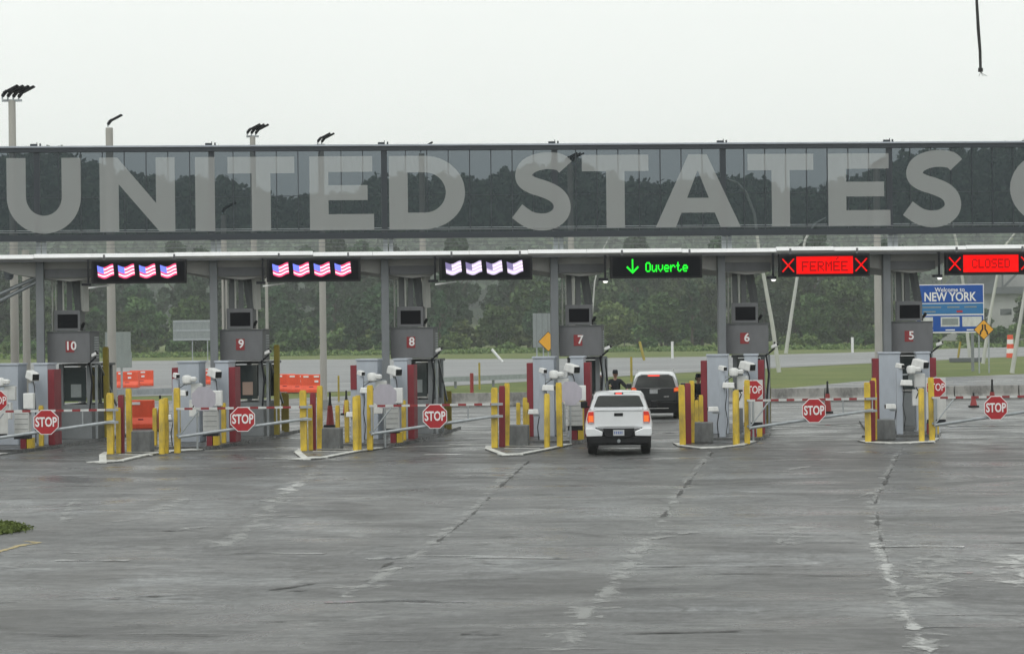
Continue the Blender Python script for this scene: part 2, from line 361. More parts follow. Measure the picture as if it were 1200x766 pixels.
def text(s, size, m, parent, loc, name='lettering', rz=0, bold=0, ext=.004, sx=1, align='CENTER'):
    cu = bpy.data.curves.new(name, 'FONT'); cu.body = s; cu.size = size; cu.align_x = align; cu.align_y = 'CENTER'; cu.extrude = ext; cu.offset = bold
    cu.resolution_u = 3; cu.materials.append(M[m]); o = bpy.data.objects.new(name, cu); COL.objects.link(o)
    me = bpy.data.meshes.new_from_object(o); bpy.data.objects.remove(o); o = bpy.data.objects.new(name, me); COL.objects.link(o)
    if not me.materials: me.materials.append(M[m])
    o.rotation_euler = (rad(90), 0, rz); o.location = loc; o.scale = (sx, 1, 1); o.parent = parent; return o
def np_mesh(name, V, Fq, m, parent=None, loc=(0, 0, 0), **tags):
    me = bpy.data.meshes.new(name); k = Fq.shape[1]
    me.vertices.add(len(V)); me.vertices.foreach_set('co', V.astype(np.float32).ravel())
    me.loops.add(Fq.size); me.loops.foreach_set('vertex_index', Fq.astype(np.int32).ravel())
    me.polygons.add(len(Fq)); me.polygons.foreach_set('loop_start', np.arange(0, Fq.size, k, dtype=np.int32))
    me.update(calc_edges=True); me.validate(); me.materials.append(M[m])
    o = bpy.data.objects.new(name, me); COL.objects.link(o); o.location = loc; o.parent = parent; return tag(o, **tags)

# ---------------------------------------------------------------- the plaza grid
TH = rad(11.1); RD = Vector((math.cos(TH), math.sin(TH), 0)); LANE = 5.5
N7 = Vector((-6.99, 68.55, 0))
def nose(n): return N7 + RD * (LANE * (7 - n))
def isl(n, u, v, z=0): p = nose(n); return Vector((p.x + u, p.y + v, z))
BOOTHS = (10, 9, 8, 7, 6, 5)
NW = {10: 'ten', 9: 'nine', 8: 'eight', 7: 'seven', 6: 'six', 5: 'five'}

# ---------------------------------------------------------------- ground
def sheet(name, pts, z, m, **tags):
    return MB()._add([(p[0], p[1], z) for p in pts], [tuple(range(len(pts)))]).build(name, m, **tags)
ground = sheet('ground', [(-1590, -140), (1590, -140), (1590, 2740), (-1590, 2740)], -.05, 'grass', kind='structure')
edge = [(-300, 485), (0, 474), (140, 470), (340, 467), (420, 463), (640, 463), (820, 460), (930, 454), (1000, 447), (1100, 442), (1200, 438), (1420, 432)]
pe = [ground_at(*p) for p in edge]
plaza_pts = [(-90, -60), (90, -60)] + [(p.x, p.y) for p in reversed(pe)]
# flat plaza sheet; its heave lines are bump and painted strips
sheet('plaza', plaza_pts, 0, 'asphalt', kind='structure')
top = [(-400, 432), (-100, 427), (140, 422.5), (400, 420.5), (640, 420), (820, 417.5), (1020, 412), (1200, 405), (1400, 397)]
bot = [(-400, 476), (-100, 468), (140, 464), (400, 458), (500, 453), (640, 445), (820, 435), (1020, 425), (1200, 417), (1400, 409)]
rp = [ground_at(*p) for p in top] + [ground_at(*p) for p in reversed(bot)]
sheet('highway', [(p.x, p.y) for p in rp], -.03, 'road', kind='structure')
# lines on the highway
lb = MB()
for off in (.14, .5, .86):
    a = [];
    for i in range(len(top)):
        x = top[i][0]; yt = top[i][1]; xs = [b[0] for b in bot]; ys = [b[1] for b in bot]
        yb = float(np.interp(x, xs, ys)); y = 1 / ((1 / (yt - 385)) * (1 - off) + (1 / (yb - 385)) * off) + 385
        a.append(ground_at(x, y))
    for i in range(len(a) - 1):
        d = (a[i + 1] - a[i]).normalized(); q = Vector((-d.y, d.x, 0)) * .16
        if off == .5:
            L = (a[i + 1] - a[i]).length; k = 0
            while k < L:
                s0 = a[i] + d * k; s1 = a[i] + d * min(k + 3, L); lb._add([s0 - q, s1 - q, s1 + q, s0 + q], [(0, 1, 2, 3)]); k += 12
        else: lb._add([a[i] - q, a[i + 1] - q, a[i + 1] + q, a[i] + q], [(0, 1, 2, 3)])
lb.v = [(x, y, -.026) for x, y, z in lb.v]
lb.build('highway_lines', 'chev', kind='structure')
# grass corner low at the left
gp = [ground_at(*p) for p in [(-120, 611), (-40, 610.5), (12, 611), (28, 616), (26, 622), (8, 625), (-60, 628), (-140, 634)]]
sheet('grass_patch', [(p.x, p.y) for p in gp], .012, 'grass', kind='structure')

CC_ = []; SS_ = []
for k in range(2600):
    a_ = random.uniform(0, 6.283); q_ = math.sqrt(random.random()) * random.uniform(.9, 1.12); px_, py_ = -50 + 76 * q_ * math.cos(a_), 619.5 + 8.5 * q_ * math.sin(a_)
    g_ = ground_at(px_, py_)
    for _ in range(4): CC_.append((g_.x + random.gauss(0, .08), g_.y + random.gauss(0, .08), .02 + random.random() * .03)); SS_.append(random.uniform(.012, .032))
GT = (np.array(CC_), np.array(SS_))
def strip(name, pix, w0, w1, z, m):
    pts = [ground_at(*p) for p in pix]; fine = []
    for i in range(len(pts) - 1):
        for k in range(6): fine.append(pts[i].lerp(pts[i + 1], k / 6))
    fine.append(pts[-1]); n = len(fine); me = bpy.data.meshes.new(name); V = []; F = []; UV = []
    for i, p in enumerate(fine):
        d = (fine[min(i + 1, n - 1)] - fine[max(i - 1, 0)]).normalized(); q = Vector((-d.y, d.x, 0)); w = w0 + (w1 - w0) * i / (n - 1)
        w *= 1 + .35 * math.sin(i * 1.7) * random.random()
        V += [(p.x - q.x * w / 2, p.y - q.y * w / 2, z), (p.x + q.x * w / 2, p.y + q.y * w / 2, z)]
    for i in range(n - 1): F.append((2 * i, 2 * i + 2, 2 * i + 3, 2 * i + 1)); UV += [(0, i), (0, i + 1), (1, i + 1), (1, i)]
    me.from_pydata(V, [], F); uvl = me.uv_layers.new(name='UVMap')
    for l, u in zip(uvl.data, UV): l.uv = u
    me.materials.append(M[m]); o = bpy.data.objects.new(name, me); COL.objects.link(o); o['kind'] = 'structure'; return o
for k, (pix, w0, w1) in enumerate([
    ([(375, 545), (345, 572), (320, 590), (300, 612), (262, 640)], .8, .9),
    ([(612, 542), (590, 560), (575, 575), (545, 605), (500, 640), (470, 662), (400, 700)], .55, .7),
    ([(834, 528), (815, 550), (798, 575), (775, 606), (745, 650), (690, 715), (650, 762)], .4, .8),
    ([(1052, 528), (1036, 560), (1022, 590), (1027, 620), (1036, 650), (1048, 690), (1068, 730), (1090, 775)], .45, .75),
    ([(88, 585), (80, 600), (72, 612)], .6, .6), ([(1026, 636), (1036, 662), (1046, 690)], .42, .4), ([(1058, 715), (1075, 742), (1092, 772)], .40, .36), ([(350, 565), (322, 588), (335, 578)], .7, .7),
    ([(1190, 650), (1215, 690)], 1.5, 1.5), ([(940, 612), (920, 640)], .7, .7), ([(1100, 650), (1085, 700)], 1.3, 1.6), ([(215, 585), (180, 600)], .8, .8)]):
    strip('worn_joint', pix, w0 * 1.1, w1 * 1.0, .006 + .0004 * k, 'scale2' if k in (5, 6, 7, 8) else 'effl')
for pix in [[(620, 540), (585, 572), (548, 608), (502, 643)], [(1058, 524), (1040, 560), (1026, 588), (1030, 625), (1042, 660)], [(500, 640), (440, 668), (380, 682), (300, 694)],
            [(0, 626), (60, 624), (140, 622), (215, 622)], [(835, 530), (800, 574), (776, 606)], [(560, 660), (700, 665), (860, 664), (960, 663)],
            [(0, 737), (200, 731), (400, 727)], [(960, 636), (1080, 637), (1200, 636)], [(540, 743), (660, 744), (800, 741), (940, 738)], [(30, 704), (200, 698), (360, 692)]]:
    strip('crack', pix, .16, .16, .010, 'dkcrack')
for pix, w in [([(65, 657), (110, 656.5), (150, 657)], .5), ([(430, 655), (520, 651), (640, 654), (755, 660)], .5), ([(1020, 642), (1070, 640), (1130, 641)], .7),
               ([(1060, 735), (1130, 734), (1200, 734)], .3), ([(500, 533), (540, 533)], .9), ([(1040, 668), (1100, 670), (1140, 671)], .4), ([(250, 650), (300, 648), (380, 649)], .4),
               ([(0, 706), (60, 702), (140, 701)], .25), ([(380, 706), (460, 703), (560, 706)], .3), ([(100, 540), (118, 541)], .6),
               ([(960, 498), (1020, 499)], 2), ([(880, 500), (940, 499)], 1.6), ([(1110, 500), (1230, 498)], 1.8), ([(700, 508), (790, 507)], 1.2), ([(430, 518), (570, 515)], 1.4), ([(300, 508), (345, 507)], 1.2)]:
    strip('puddle', pix, w, w, .008, 'waterpatch')
yy_ = 628
while yy_ < 768:
    x0 = random.choice((-40, -40, 120, 350, 560, 720)); x1 = random.choice((520, 760, 980, 1240, 1240)); x1 = max(x1, x0 + 260)
    w_ = random.uniform(.07, .15); ph = random.uniform(0, 6)
    pl_ = [(x, yy_ + (x - 600) * -.012 + 2.2 * math.sin(x * .009 + ph) + 1.0 * math.sin(x * .03 + ph)) for x in range(x0, x1 + 1, 40)]
    strip('ridge_sheen', pl_, w_, w_, .0085, 'sheenline'); g_ = .55 + (yy_ - 628) * .006
    strip('ridge_dark_side', [(x, y + g_ + 1.0) for x, y in pl_], w_ * .8, w_ * .8, .0115, 'darkline')
    yy_ += random.uniform(7, 15)
for k in range(14):   # scattered pale scuffs
    x, y = random.uniform(20, 1180), random.uniform(545, 690); L_ = random.uniform(14, 55); sl_ = random.uniform(-.25, .05)
    strip('scuff', [(x, y), (x + L_ / 2, y + sl_ * L_ / 2), (x + L_, y + sl_ * L_)], random.uniform(.25, .7), random.uniform(.2, .6), .0135 + k * .0001, 'effl')
strip('worn_line', [(-20, 652), (20, 640), (46, 636), (30, 634)], .22, .22, .009, 'yellowline')
for pix, w in [([(497, 533), (540, 533)], .9), ([(425, 519.5), (478, 519)], 1.1), ([(372, 537), (400, 540)], .7), ([(880, 500), (960, 499.5), (1060, 498)], 1.3), ([(1110, 499), (1200, 498)], 1.5),
               ([(525, 521), (560, 520)], .5), ([(100, 540.5), (120, 541)], .6), ([(338, 512), (356, 511)], 1.0), ([(300, 537), (352, 538)], .3), ([(1020, 641), (1080, 640), (1130, 641)], .35), ([(65, 657), (150, 657)], .3)]:
    strip('worn_paint_and_glint', pix, w, w, .0165, 'paintglint')  # worn paint at the gates; the two nearest strips paint puddle glints white
# stop line seen across the closed lanes
for a, b in (((885, 517), (1015, 515)), ((1103, 514), (1230, 512)), ((240, 528), (350, 525)), ((460, 524), (572, 521))):
    pa, pb = ground_at(*a), ground_at(*b); d = (pb - pa).normalized(); q = Vector((-d.y, d.x, 0)) * .09
    MB()._add([(p.x, p.y, .007) for p in (pa - q, pb - q, pb + q, pa + q)], [(0, 1, 2, 3)]).build('stop_line', 'chev', kind='structure')

# ---------------------------------------------------------------- traffic islands with white nose kerbs
NOSES = {9: [(-1.42, 1.27), (-1.15, -.2), (.02, -4.3), (.46, -3.6), (.35, -.2), (.62, 1.4), (1.25, 2.3)],
         8: [(-1.33, 1.45), (-1.1, -.4), (-.05, -4.4), (.42, -3.5), (.75, -.3), (1.15, 1.6)],
         7: [(-1.34, 1.5), (-1.15, -.3), (-.25, -3.9), (.25, -3.7), (.80, -.7), (1.18, 2.0)],
         6: [(-1.25, 1.3), (-1.05, -.3), (-.37, -1.9), (.2, -1.7), (.85, -.3), (1.2, 2.0)],
         5: [(-1.2, 1.1), (-1.0, -.2), (-.4, -.95), (.2, -.9), (.95, -.3), (1.25, 1.9)],
         10: [(-1.3, 1.2), (-1.1, -.3), (-.2, -3.5), (.3, -3.2), (.8, -.5), (1.2, 2.0)]}
for n in BOOTHS:
    p0 = nose(n); t = thing('traffic_island', p0, 0, label=f'raised concrete kerbed island that carries booth {NW[n]}', cat='traffic island', group='traffic islands between the lanes')
    ln = NOSES[n]; pts = ln + [(1.62, 6), (1.66, 15.5), (-.62, 15.5), (-.72, 6)]
    lo = ln + [(1.30, 3.0), (-1.0, 3.0)]; MB().slab(lo, .0, .035).build('island_nose', 'asphalt', t)
    pts = [(1.32, 3.0), (1.62, 6), (1.66, 15.5), (-.62, 15.5), (-.72, 6), (-1.0, 3.0)]
    MB().slab(pts, .0, .10).build('island_slab', 'asphalt', t)
    # painted nose: a strip proud of the slab, wider at the tip
    k = MB(); cx_ = sum(q[0] for q in ln) / len(ln)
    for i in range(len(ln) - 1):
        a, b = Vector((*ln[i], 0)), Vector((*ln[i + 1], 0)); d_ = (b - a).normalized(); q = Vector((-d_.y, d_.x, 0))
        w_ = .20 if abs(d_.y) > .9 else .50
        e0 = a - d_ * .0; e1 = b + d_ * (.06 if i < len(ln) - 2 else 0)
        k.slab([(e0.x, e0.y), (e1.x, e1.y), (e1.x + q.x * w_, e1.y + q.y * w_), (e0.x + q.x * w_, e0.y + q.y * w_)], .02, .044 + .003 * i)
    k.build('painted_kerb', 'kerbwhite', t)
    if n in (9, 8, 7):
        k2 = MB(); k2.slab([(-.75, 1.2), (.6, .9), (.6, 1.1), (-.75, 1.42)], .02, .041); k2.slab([(-.6, -.2), (.45, -.5), (.45, -.3), (-.6, 0)], .02, .041)
        k2.build('painted_bar', 'kerbwhite', t)

# ---------------------------------------------------------------- bollards and posts
def post_mesh(w, h, m, cap=True, octo=False):
    b = MB()
    if octo: b.tube([(0, 0, 0), (0, 0, h - .05), (0, 0, h)], [w / 2, w / 2, w * .36], 12)
    else:
        b.box((0, 0, h / 2 - .02), (w, w, h - .04)); b.box((0, 0, h - .02), (w * .86, w * .86, .04))
    return b
PROTO = {}
def post(n, key, u, v, w, h, m, label, cat, name, group, z0=None, octo=False):
    if z0 is None: z0 = .035 if v < 3 else .1
    if v < 3: h += .06
    if key not in PROTO:
        o = post_mesh(w, h, m, octo=octo).build(name, m, smooth=octo, bevel=0 if octo else .008); PROTO[key] = o
    else: o = PROTO[key].copy(); COL.objects.link(o)
    o.location = isl(n, u, v, z0); o.rotation_euler = (random.uniform(-.012, .012), random.uniform(-.012, .012), random.uniform(-.03, .03))
    return tag(o, label, cat, group)
for n in BOOTHS:
    bn = f'booth {NW[n]}'
    post(n, 'A', -.92, .2, .18, 1.68, 'yellow', f'square yellow post at the left front corner of the island of {bn}', 'post', 'gate_latch_post', 'square yellow posts at the island noses')
    if n in (9, 8):
        post(n, 'Mtop', -.77, .8, .15, 1.60 if n == 9 else 1.60, 'maroon', f'maroon post behind the left yellow post on the island of {bn}', 'post', 'maroon_post', 'maroon posts at the island noses')
        post(n, 'Ab', -.80, .6, .12, 1.25, 'yellow', f'thin yellow bollard in front of the maroon post on the island of {bn}', 'bollard', 'bollard', 'thin yellow bollards')
    else:
        post(n, 'M', -.77, .8, .17, 1.72, 'maroon', f'tall maroon post between two yellow posts on the island of {bn}', 'post', 'maroon_post', 'maroon posts at the island noses')
    post(n, 'B', -.68, 1.35, .15, 1.78, 'yellow', f'yellow post just behind the maroon post on the island of {bn}', 'post', 'yellow_post', 'second row yellow posts')
    post(n, 'C', .62, 0, .17, 1.50, 'yellow', f'stout yellow bollard at the right front of the island of {bn}', 'bollard', 'stout_bollard', 'stout yellow bollards at the island noses', octo=True)
    if n in (9, 8, 6): post(n, 'C2', .66, .32, .14, 1.52, 'yellow', f'yellow bollard close behind the stout one on the island of {bn}', 'bollard', 'bollard', 'thin yellow bollards')
    post(n, 'D', .95, .5, .165, 1.80, 'yellow', f'tall yellow gate hinge post at the right of the island of {bn}', 'post', 'gate_hinge_post', 'gate hinge posts')
    for s_, du in (('left', -.62), ('right', -.34)):
        if n in (5, 6) and s_ == 'right': continue
        post(n, 'T', du, 4.0, .12, 1.12, 'yellow', f'{s_} thin yellow bollard behind the stone block on the island of {bn}', 'bollard', 'bollard', 'thin yellow bollards')
    post(n, 'L', -.5, 4.9, .13, 1.25, 'yellow', f'yellow bollard guarding the left detector pillar of {bn}', 'bollard', 'bollard', 'thin yellow bollards')
    if n not in (6, 5): post(n, 'R', 1.22, 5.2, .13, 1.22, 'yellow', f'yellow bollard guarding the right detector pillar of {bn}', 'bollard', 'bollard', 'thin yellow bollards')
    for j, (du, dv) in enumerate(((1.58, 13.0), (1.25, 14.2))):
        post(n, 'O', du, dv, .16, 1.3, 'olive', f'dull yellow bollard, {("nearer", "farther")[j]} of two on the lane side behind {bn}', 'bollard', 'bollard', 'dull yellow bollards behind the booths')
    if n in (10, 9): post(n, 'OT', 1.70, 10.8, .17, 2.95, 'olive', f'very tall dull yellow post standing just behind {bn}', 'post', 'tall_post', 'very tall yellow posts')
    # stone block
    key = 'blk'
    o = MB().box((0, 0, .30), (.58, .55, .60), taper=.97).build('concrete_block', 'block', bevel=.025)
    o.location = isl(n, -.35, 1.55, .035); tag(o, f'rough grey stone block between the posts at the nose of the island of {bn}', 'concrete block', 'stone blocks on the island noses')

# ---------------------------------------------------------------- detector pillars
def pillar(side, red_h):
    t = thing('detector_pillar')
    sg = 1 if side == 'right' else -1; w = .42 if side == 'right' else .66
    MB().box((-sg * w / 2, 0, 1.22), (w, .9, 2.44)).build('housing', 'housing', t, bevel=.02)
    MB().box((-sg * w / 2, 0, 2.47), (w + .06, .96, .06)).build('cap', 'housing', t, bevel=.01)
    z0 = 0 if red_h > 2 else 2.3 - red_h
    MB().box((sg * .10, -.06, z0 + red_h / 2 if z0 else 1.15), (.20, .74, red_h if z0 else 2.3)).build('side_panel', 'maroon', t, bevel=.01)
    if z0: MB().box((sg * .10, -.06, z0 / 2 - .002), (.20, .70, z0 - .004)).build('lower_panel', 'housing', t)
    return t
pr = pillar('right', 2.3); pl = pillar('left', 2.3); pls = pillar('left', .75)
for i, n in enumerate(BOOTHS):
    o = pr if i == 0 else dup(pr); o.location = isl(n, 1.26, 6.2, .1)
    tag(o, f'grey detector pillar with a maroon side, right of the island of booth {NW[n]}', 'detector pillar', 'radiation detector pillars')
for i, n in enumerate(BOOTHS):
    src = pls if n in (9, 8) else pl
    o = src if n in (9, 10) else dup(src); o.location = isl(n, -.33, 6.2, .1)
    tag(o, f'wide grey detector pillar with a maroon side, left of the island of booth {NW[n]}', 'detector pillar', 'radiation detector pillars')

# ---------------------------------------------------------------- camera posts
def housing(parent, loc, rz, tilt, s=1.0, name='camera'):
    c = MB().box((0, 0, 0), (.27 * s, .56 * s, .25 * s), taper=.86).build(name, 'white', parent, loc, rz, bevel=.035 * s); c.rotation_euler = (tilt, 0, rz)
    MB().box((0, -.285 * s, 0), (.20 * s, .012, .18 * s)).build('lens', 'black', c); return c
def cable(b, pts, r=.012): b.tube(pts, r, 6)
def big_post():
    t = thing('camera_post')
    MB().box((0, 0, .95), (.20, .20, 1.9)).build('pole', 'housing', t, bevel=.015)
    MB().box((0, 0, .02), (.34, .34, .04)).build('base_plate', 'galv', t)
    MB().tube([(0, 0, 1.88), (0, -.02, 2.0)], .04).build('bracket', 'galv', t)
    housing(t, (.03, -.10, 2.13), rad(38), rad(10), 1.02)
    b = MB(); cable(b, [(.11, -.11, .1), (.12, -.12, 1.2), (.10, -.15, 1.8), (.02, -.05, 2.02)]); b.build('cable', 'black', t); return t
bp_ = big_post()
for i, n in enumerate(BOOTHS):
    o = bp_ if i == 0 else dup(bp_); o.location = isl(n, .90, 5.4, .1)
    tag(o, f'grey post with a large white camera, in front of the right pillar of booth {NW[n]}', 'camera post', 'large cameras on grey posts')
def mast():
    t = thing('camera_mast')
    MB().box((0, 0, 1.0), (.19, .19, 2.0)).build('pole', 'housing', t, bevel=.015)
    MB().bar((-.05, -.02, 1.82), (.75, .05, 1.86), .05).build('cross_arm', 'galv', t)
    housing(t, (.02, -.05, 2.1), rad(35), rad(8), .55)
    MB().tube([(.36, -.1, 1.84), (.36, -.1, 1.88), (.36, -.1, 2.0), (.36, -.1, 2.08), (.36, -.1, 2.11)], [.06, .13, .155, .13, .05], 14).build('dome_camera', 'white', t, smooth=True)
    MB().tube([(.56, -.1, 1.90), (.56, -.1, 1.94), (.56, -.1, 2.02), (.56, -.1, 2.06)], [.05, .10, .11, .05], 12).build('dome_camera', 'white', t, smooth=True)
    b = MB(); b.tube([(.30, 0, 1.80), (.30, 0, 1.92)], .03); b.tube([(.5, .02, 1.5), (.5, .02, 1.85)], .03); b.build('bracket', 'galv', t)
    housing(t, (.20, -.2, 1.58), rad(84), rad(2), .70)
    housing(t, (-.28, -.1, .86), rad(-84), 0, .60); MB().bar((-.3, 0, .74), (0, 0, .74), .05).build('side_arm', 'galv', t)
    bx = MB(); bx.box((.62, .06, 1.64), (.34, .16, .42)); bx.build('junction_box', 'offwhite', t, bevel=.02)
    bb = MB(); bb.box((.52, .08, 1.12), (.26, .2, .5)); bb.build('equipment_box', 'white', t, bevel=.02)
    c = MB(); cable(c, [(.11, -.12, .1), (.16, -.13, .5), (.09, -.12, .9), (.14, -.12, 1.3), (.1, -.12, 1.7), (.3, -.1, 1.84)]); cable(c, [(.5, 0, 1.45), (.58, -.06, 1.3), (.5, -.03, 1.1)], .015)
    cable(c, [(-.11, 0, .72), (-.16, -.06, .4), (-.13, -.05, 0)], .015); c.build('cable', 'black', t)
    return t
ms_ = mast()
for i, n in enumerate(BOOTHS):
    o = ms_ if i == 0 else dup(ms_); o.location = isl(n, .18, 3.5, .1); o.rotation_euler.z = random.uniform(-.06, .06)
    tag(o, f'grey mast with a cluster of small white cameras on the island of booth {NW[n]}', 'camera mast', 'masts with small cameras')

# ---------------------------------------------------------------- octagon signs, reader cabinets
def octo(r, y0, y1, cx=0, cz=0, k=8):
    return [(cx + r * math.cos(math.pi / 8 + i * math.pi / 4), cz + r * math.sin(math.pi / 8 + i * math.pi / 4)) for i in range(8)]
def stop_face(t, r, z, txt=True, x=0, y=0):
    MB().prism(octo(r, 0, 0, x, z), y - .008, y).build('sign_border', 'signwhite', t)
    MB().prism(octo(r * .935, 0, 0, x, z), y - .012, y - .0085).build('sign_face', 'stop', t)
    MB().prism(octo(r * .99, 0, 0, x, z), y + .001, y + .004).build('sign_back', 'lilac', t)
    if txt: text('STOP', r * .98, 'signwhite', t, (x, y - .016, z), bold=.004, sx=.70)
for n in BOOTHS:
    p = isl(n, 1.12 if n != 5 else 1.2, 2.2, .035); red = n in (5, 6, 10)
    if red:
        t = thing('stop_sign', p + Vector((-.28 if n == 10 else 0, 0, 0)), rad(8), label=f'small red stop sign on a white board behind the hinge post beside booth {NW[n]}', cat='stop sign')
        MB().tube([(0, .02, 0), (0, .02, 1.85)], .03).build('post', 'galv', t)
        MB().box((0, .03, 1.15), (.60, .02, 1.35)).build('board', 'offwhite', t)
        stop_face(t, .32, 1.52)
        MB().box((0, .0, .50), (.56, .05, .12)).build('dark_band', 'dark', t)
    else:
        t = thing('covered_sign', p, rad(5), label=f'octagonal sign showing its bare grey face behind the hinge post beside booth {NW[n]}', cat='sign', group='grey octagonal signs on the islands')
        MB().tube([(0, .02, 0), (0, .02, 1.8)], .03).build('post', 'galv', t)
        MB().prism(octo(.38, 0, 0, 0 if n != 9 else .2, 1.5), -.012, 0).build('sign_plate', 'lilac', t)
    if not red or n == 10:
        r = thing('reader_cabinet', isl(n, 1.2 if n < 9 else 1.35, 3.0, .1), rad(4), label=f'white card reader cabinet with dark foot beside the camera post of booth {NW[n]}', cat='cabinet', group='white reader cabinets')
        MB().box((0, 0, .80), (.44, .35, .72)).build('cabinet_body', 'offwhite', r, bevel=.02)
        MB().box((0, -.01, .37), (.45, .37, .12)).build('cabinet_foot', 'dark', r)
        b = MB()
        for z in (.6, .75, .9, 1.05): b.box((0, -.178, z), (.40, .004, .012))
        b.build('panel_seam', 'steel', r)
        MB().box((.18, .05, 1.42), (.30, .25, .46)).build('upper_box', 'white', r, bevel=.02)
        MB().box((.17, .0, 1.13), (.34, .3, .07)).build('shelf', 'dark', r)
    t = thing('crash_block', isl(n, 1.2, 3.9, .1), 0, label=f'low red and yellow crash block behind the gate hinge of booth {NW[n]}', cat='crash block', group='red and yellow crash blocks')
    MB().box((-.09, 0, .16), (.17, .3, .32)).build('red_half', 'maroon', t); MB().box((.10, 0, .15), (.16, .3, .30)).build('yellow_half', 'yellow', t)

# ---------------------------------------------------------------- gates
def gate(n, closed=True):
    a = isl(n, .95, .5, 0); b = nose(n - 1) + Vector((-.92, .2, 0)); d = b - a; L = d.length + .12; ang = math.atan2(d.y, d.x)
    if not closed: ang = rad(97)
    lab = {10: 'leftmost', 9: 'second from left', 8: 'third from left', 6: 'second from right', 5: 'rightmost'}
    t = thing('barrier_gate', (a.x, a.y, 0), ang, label=(f'closed swing gate with striped rail and stop sign in the lane right of booth {NW[n]}' if closed else 'open swing gate folded back along the island of booth seven'), cat='gate', group='swing gates across the lanes' if closed else None)
    y = -.14
    rail = MB(); k = 0; x = -.02; seg = L / 16
    while x < L - 1e-3:
        rail.m = k % 2; rail.bar((x, y, 1.30), (min(x + seg, L), y, 1.30), .05, .062); x += seg; k += 1
    rail.build('striped_rail', ['offwhite', 'railred'], t)
    MB().tube([(.05, y, .50), (L, y, .97)], .045).build('lower_rail', 'galv', t, smooth=True)
    MB().tube([(.05, y, .46), (.05, y, 1.28)], .035).build('hinge_tube', 'galv', t, smooth=True)
    MB().tube([(.08, y, .56), (.62, y, 1.25)], .022).build('brace', 'galv', t, smooth=True)
    b_ = MB(); b_.tube([(L * .76, y, .86), (L * .76, y, 1.27)], .02); b_.build('strut', 'galv', t, smooth=True)
    b_ = MB(); b_.tube([(L - .02, y, .90), (L - .02, y, 1.27)], .02)
    b_.build('end_tube', 'galv', t)
    for z in (1.30, .95): MB().box((L - .06, y + .02, z), (.34, .12, .07)).build('latch', 'galv', t)
    for z in (1.30, .55): MB().box((.02, y + .07, z), (.08, .12, .06)).build('hinge', 'galv', t)
    if closed:
        r = .38; x = L * (.50 if n != 6 else .52); z = .98
        if n == 10: x = L * .455 + .12
        MB().prism(octo(r, 0, 0, x, z), y - .10, y - .09).build('sign_border', 'signwhite', t)
        f = MB().prism(octo(r * .935, 0, 0, x, z), y - .106, y - .1005).build('stop_sign_face', 'stop', t)
        MB().prism(octo(r * .98, 0, 0, x, z), y - .089, y - .085).build('sign_back', 'lilac', t)
        text('STOP', .37, 'signwhite', t, (x, y - .110, z - .005), bold=.010, sx=.68)
        MB().bar((x, y - .06, .66), (x, y - .06, 1.30), .04).build('sign_bracket', 'galv', t)
    return t
for n in (10, 9, 8, 6, 5): gate(n)
gate(7, False)

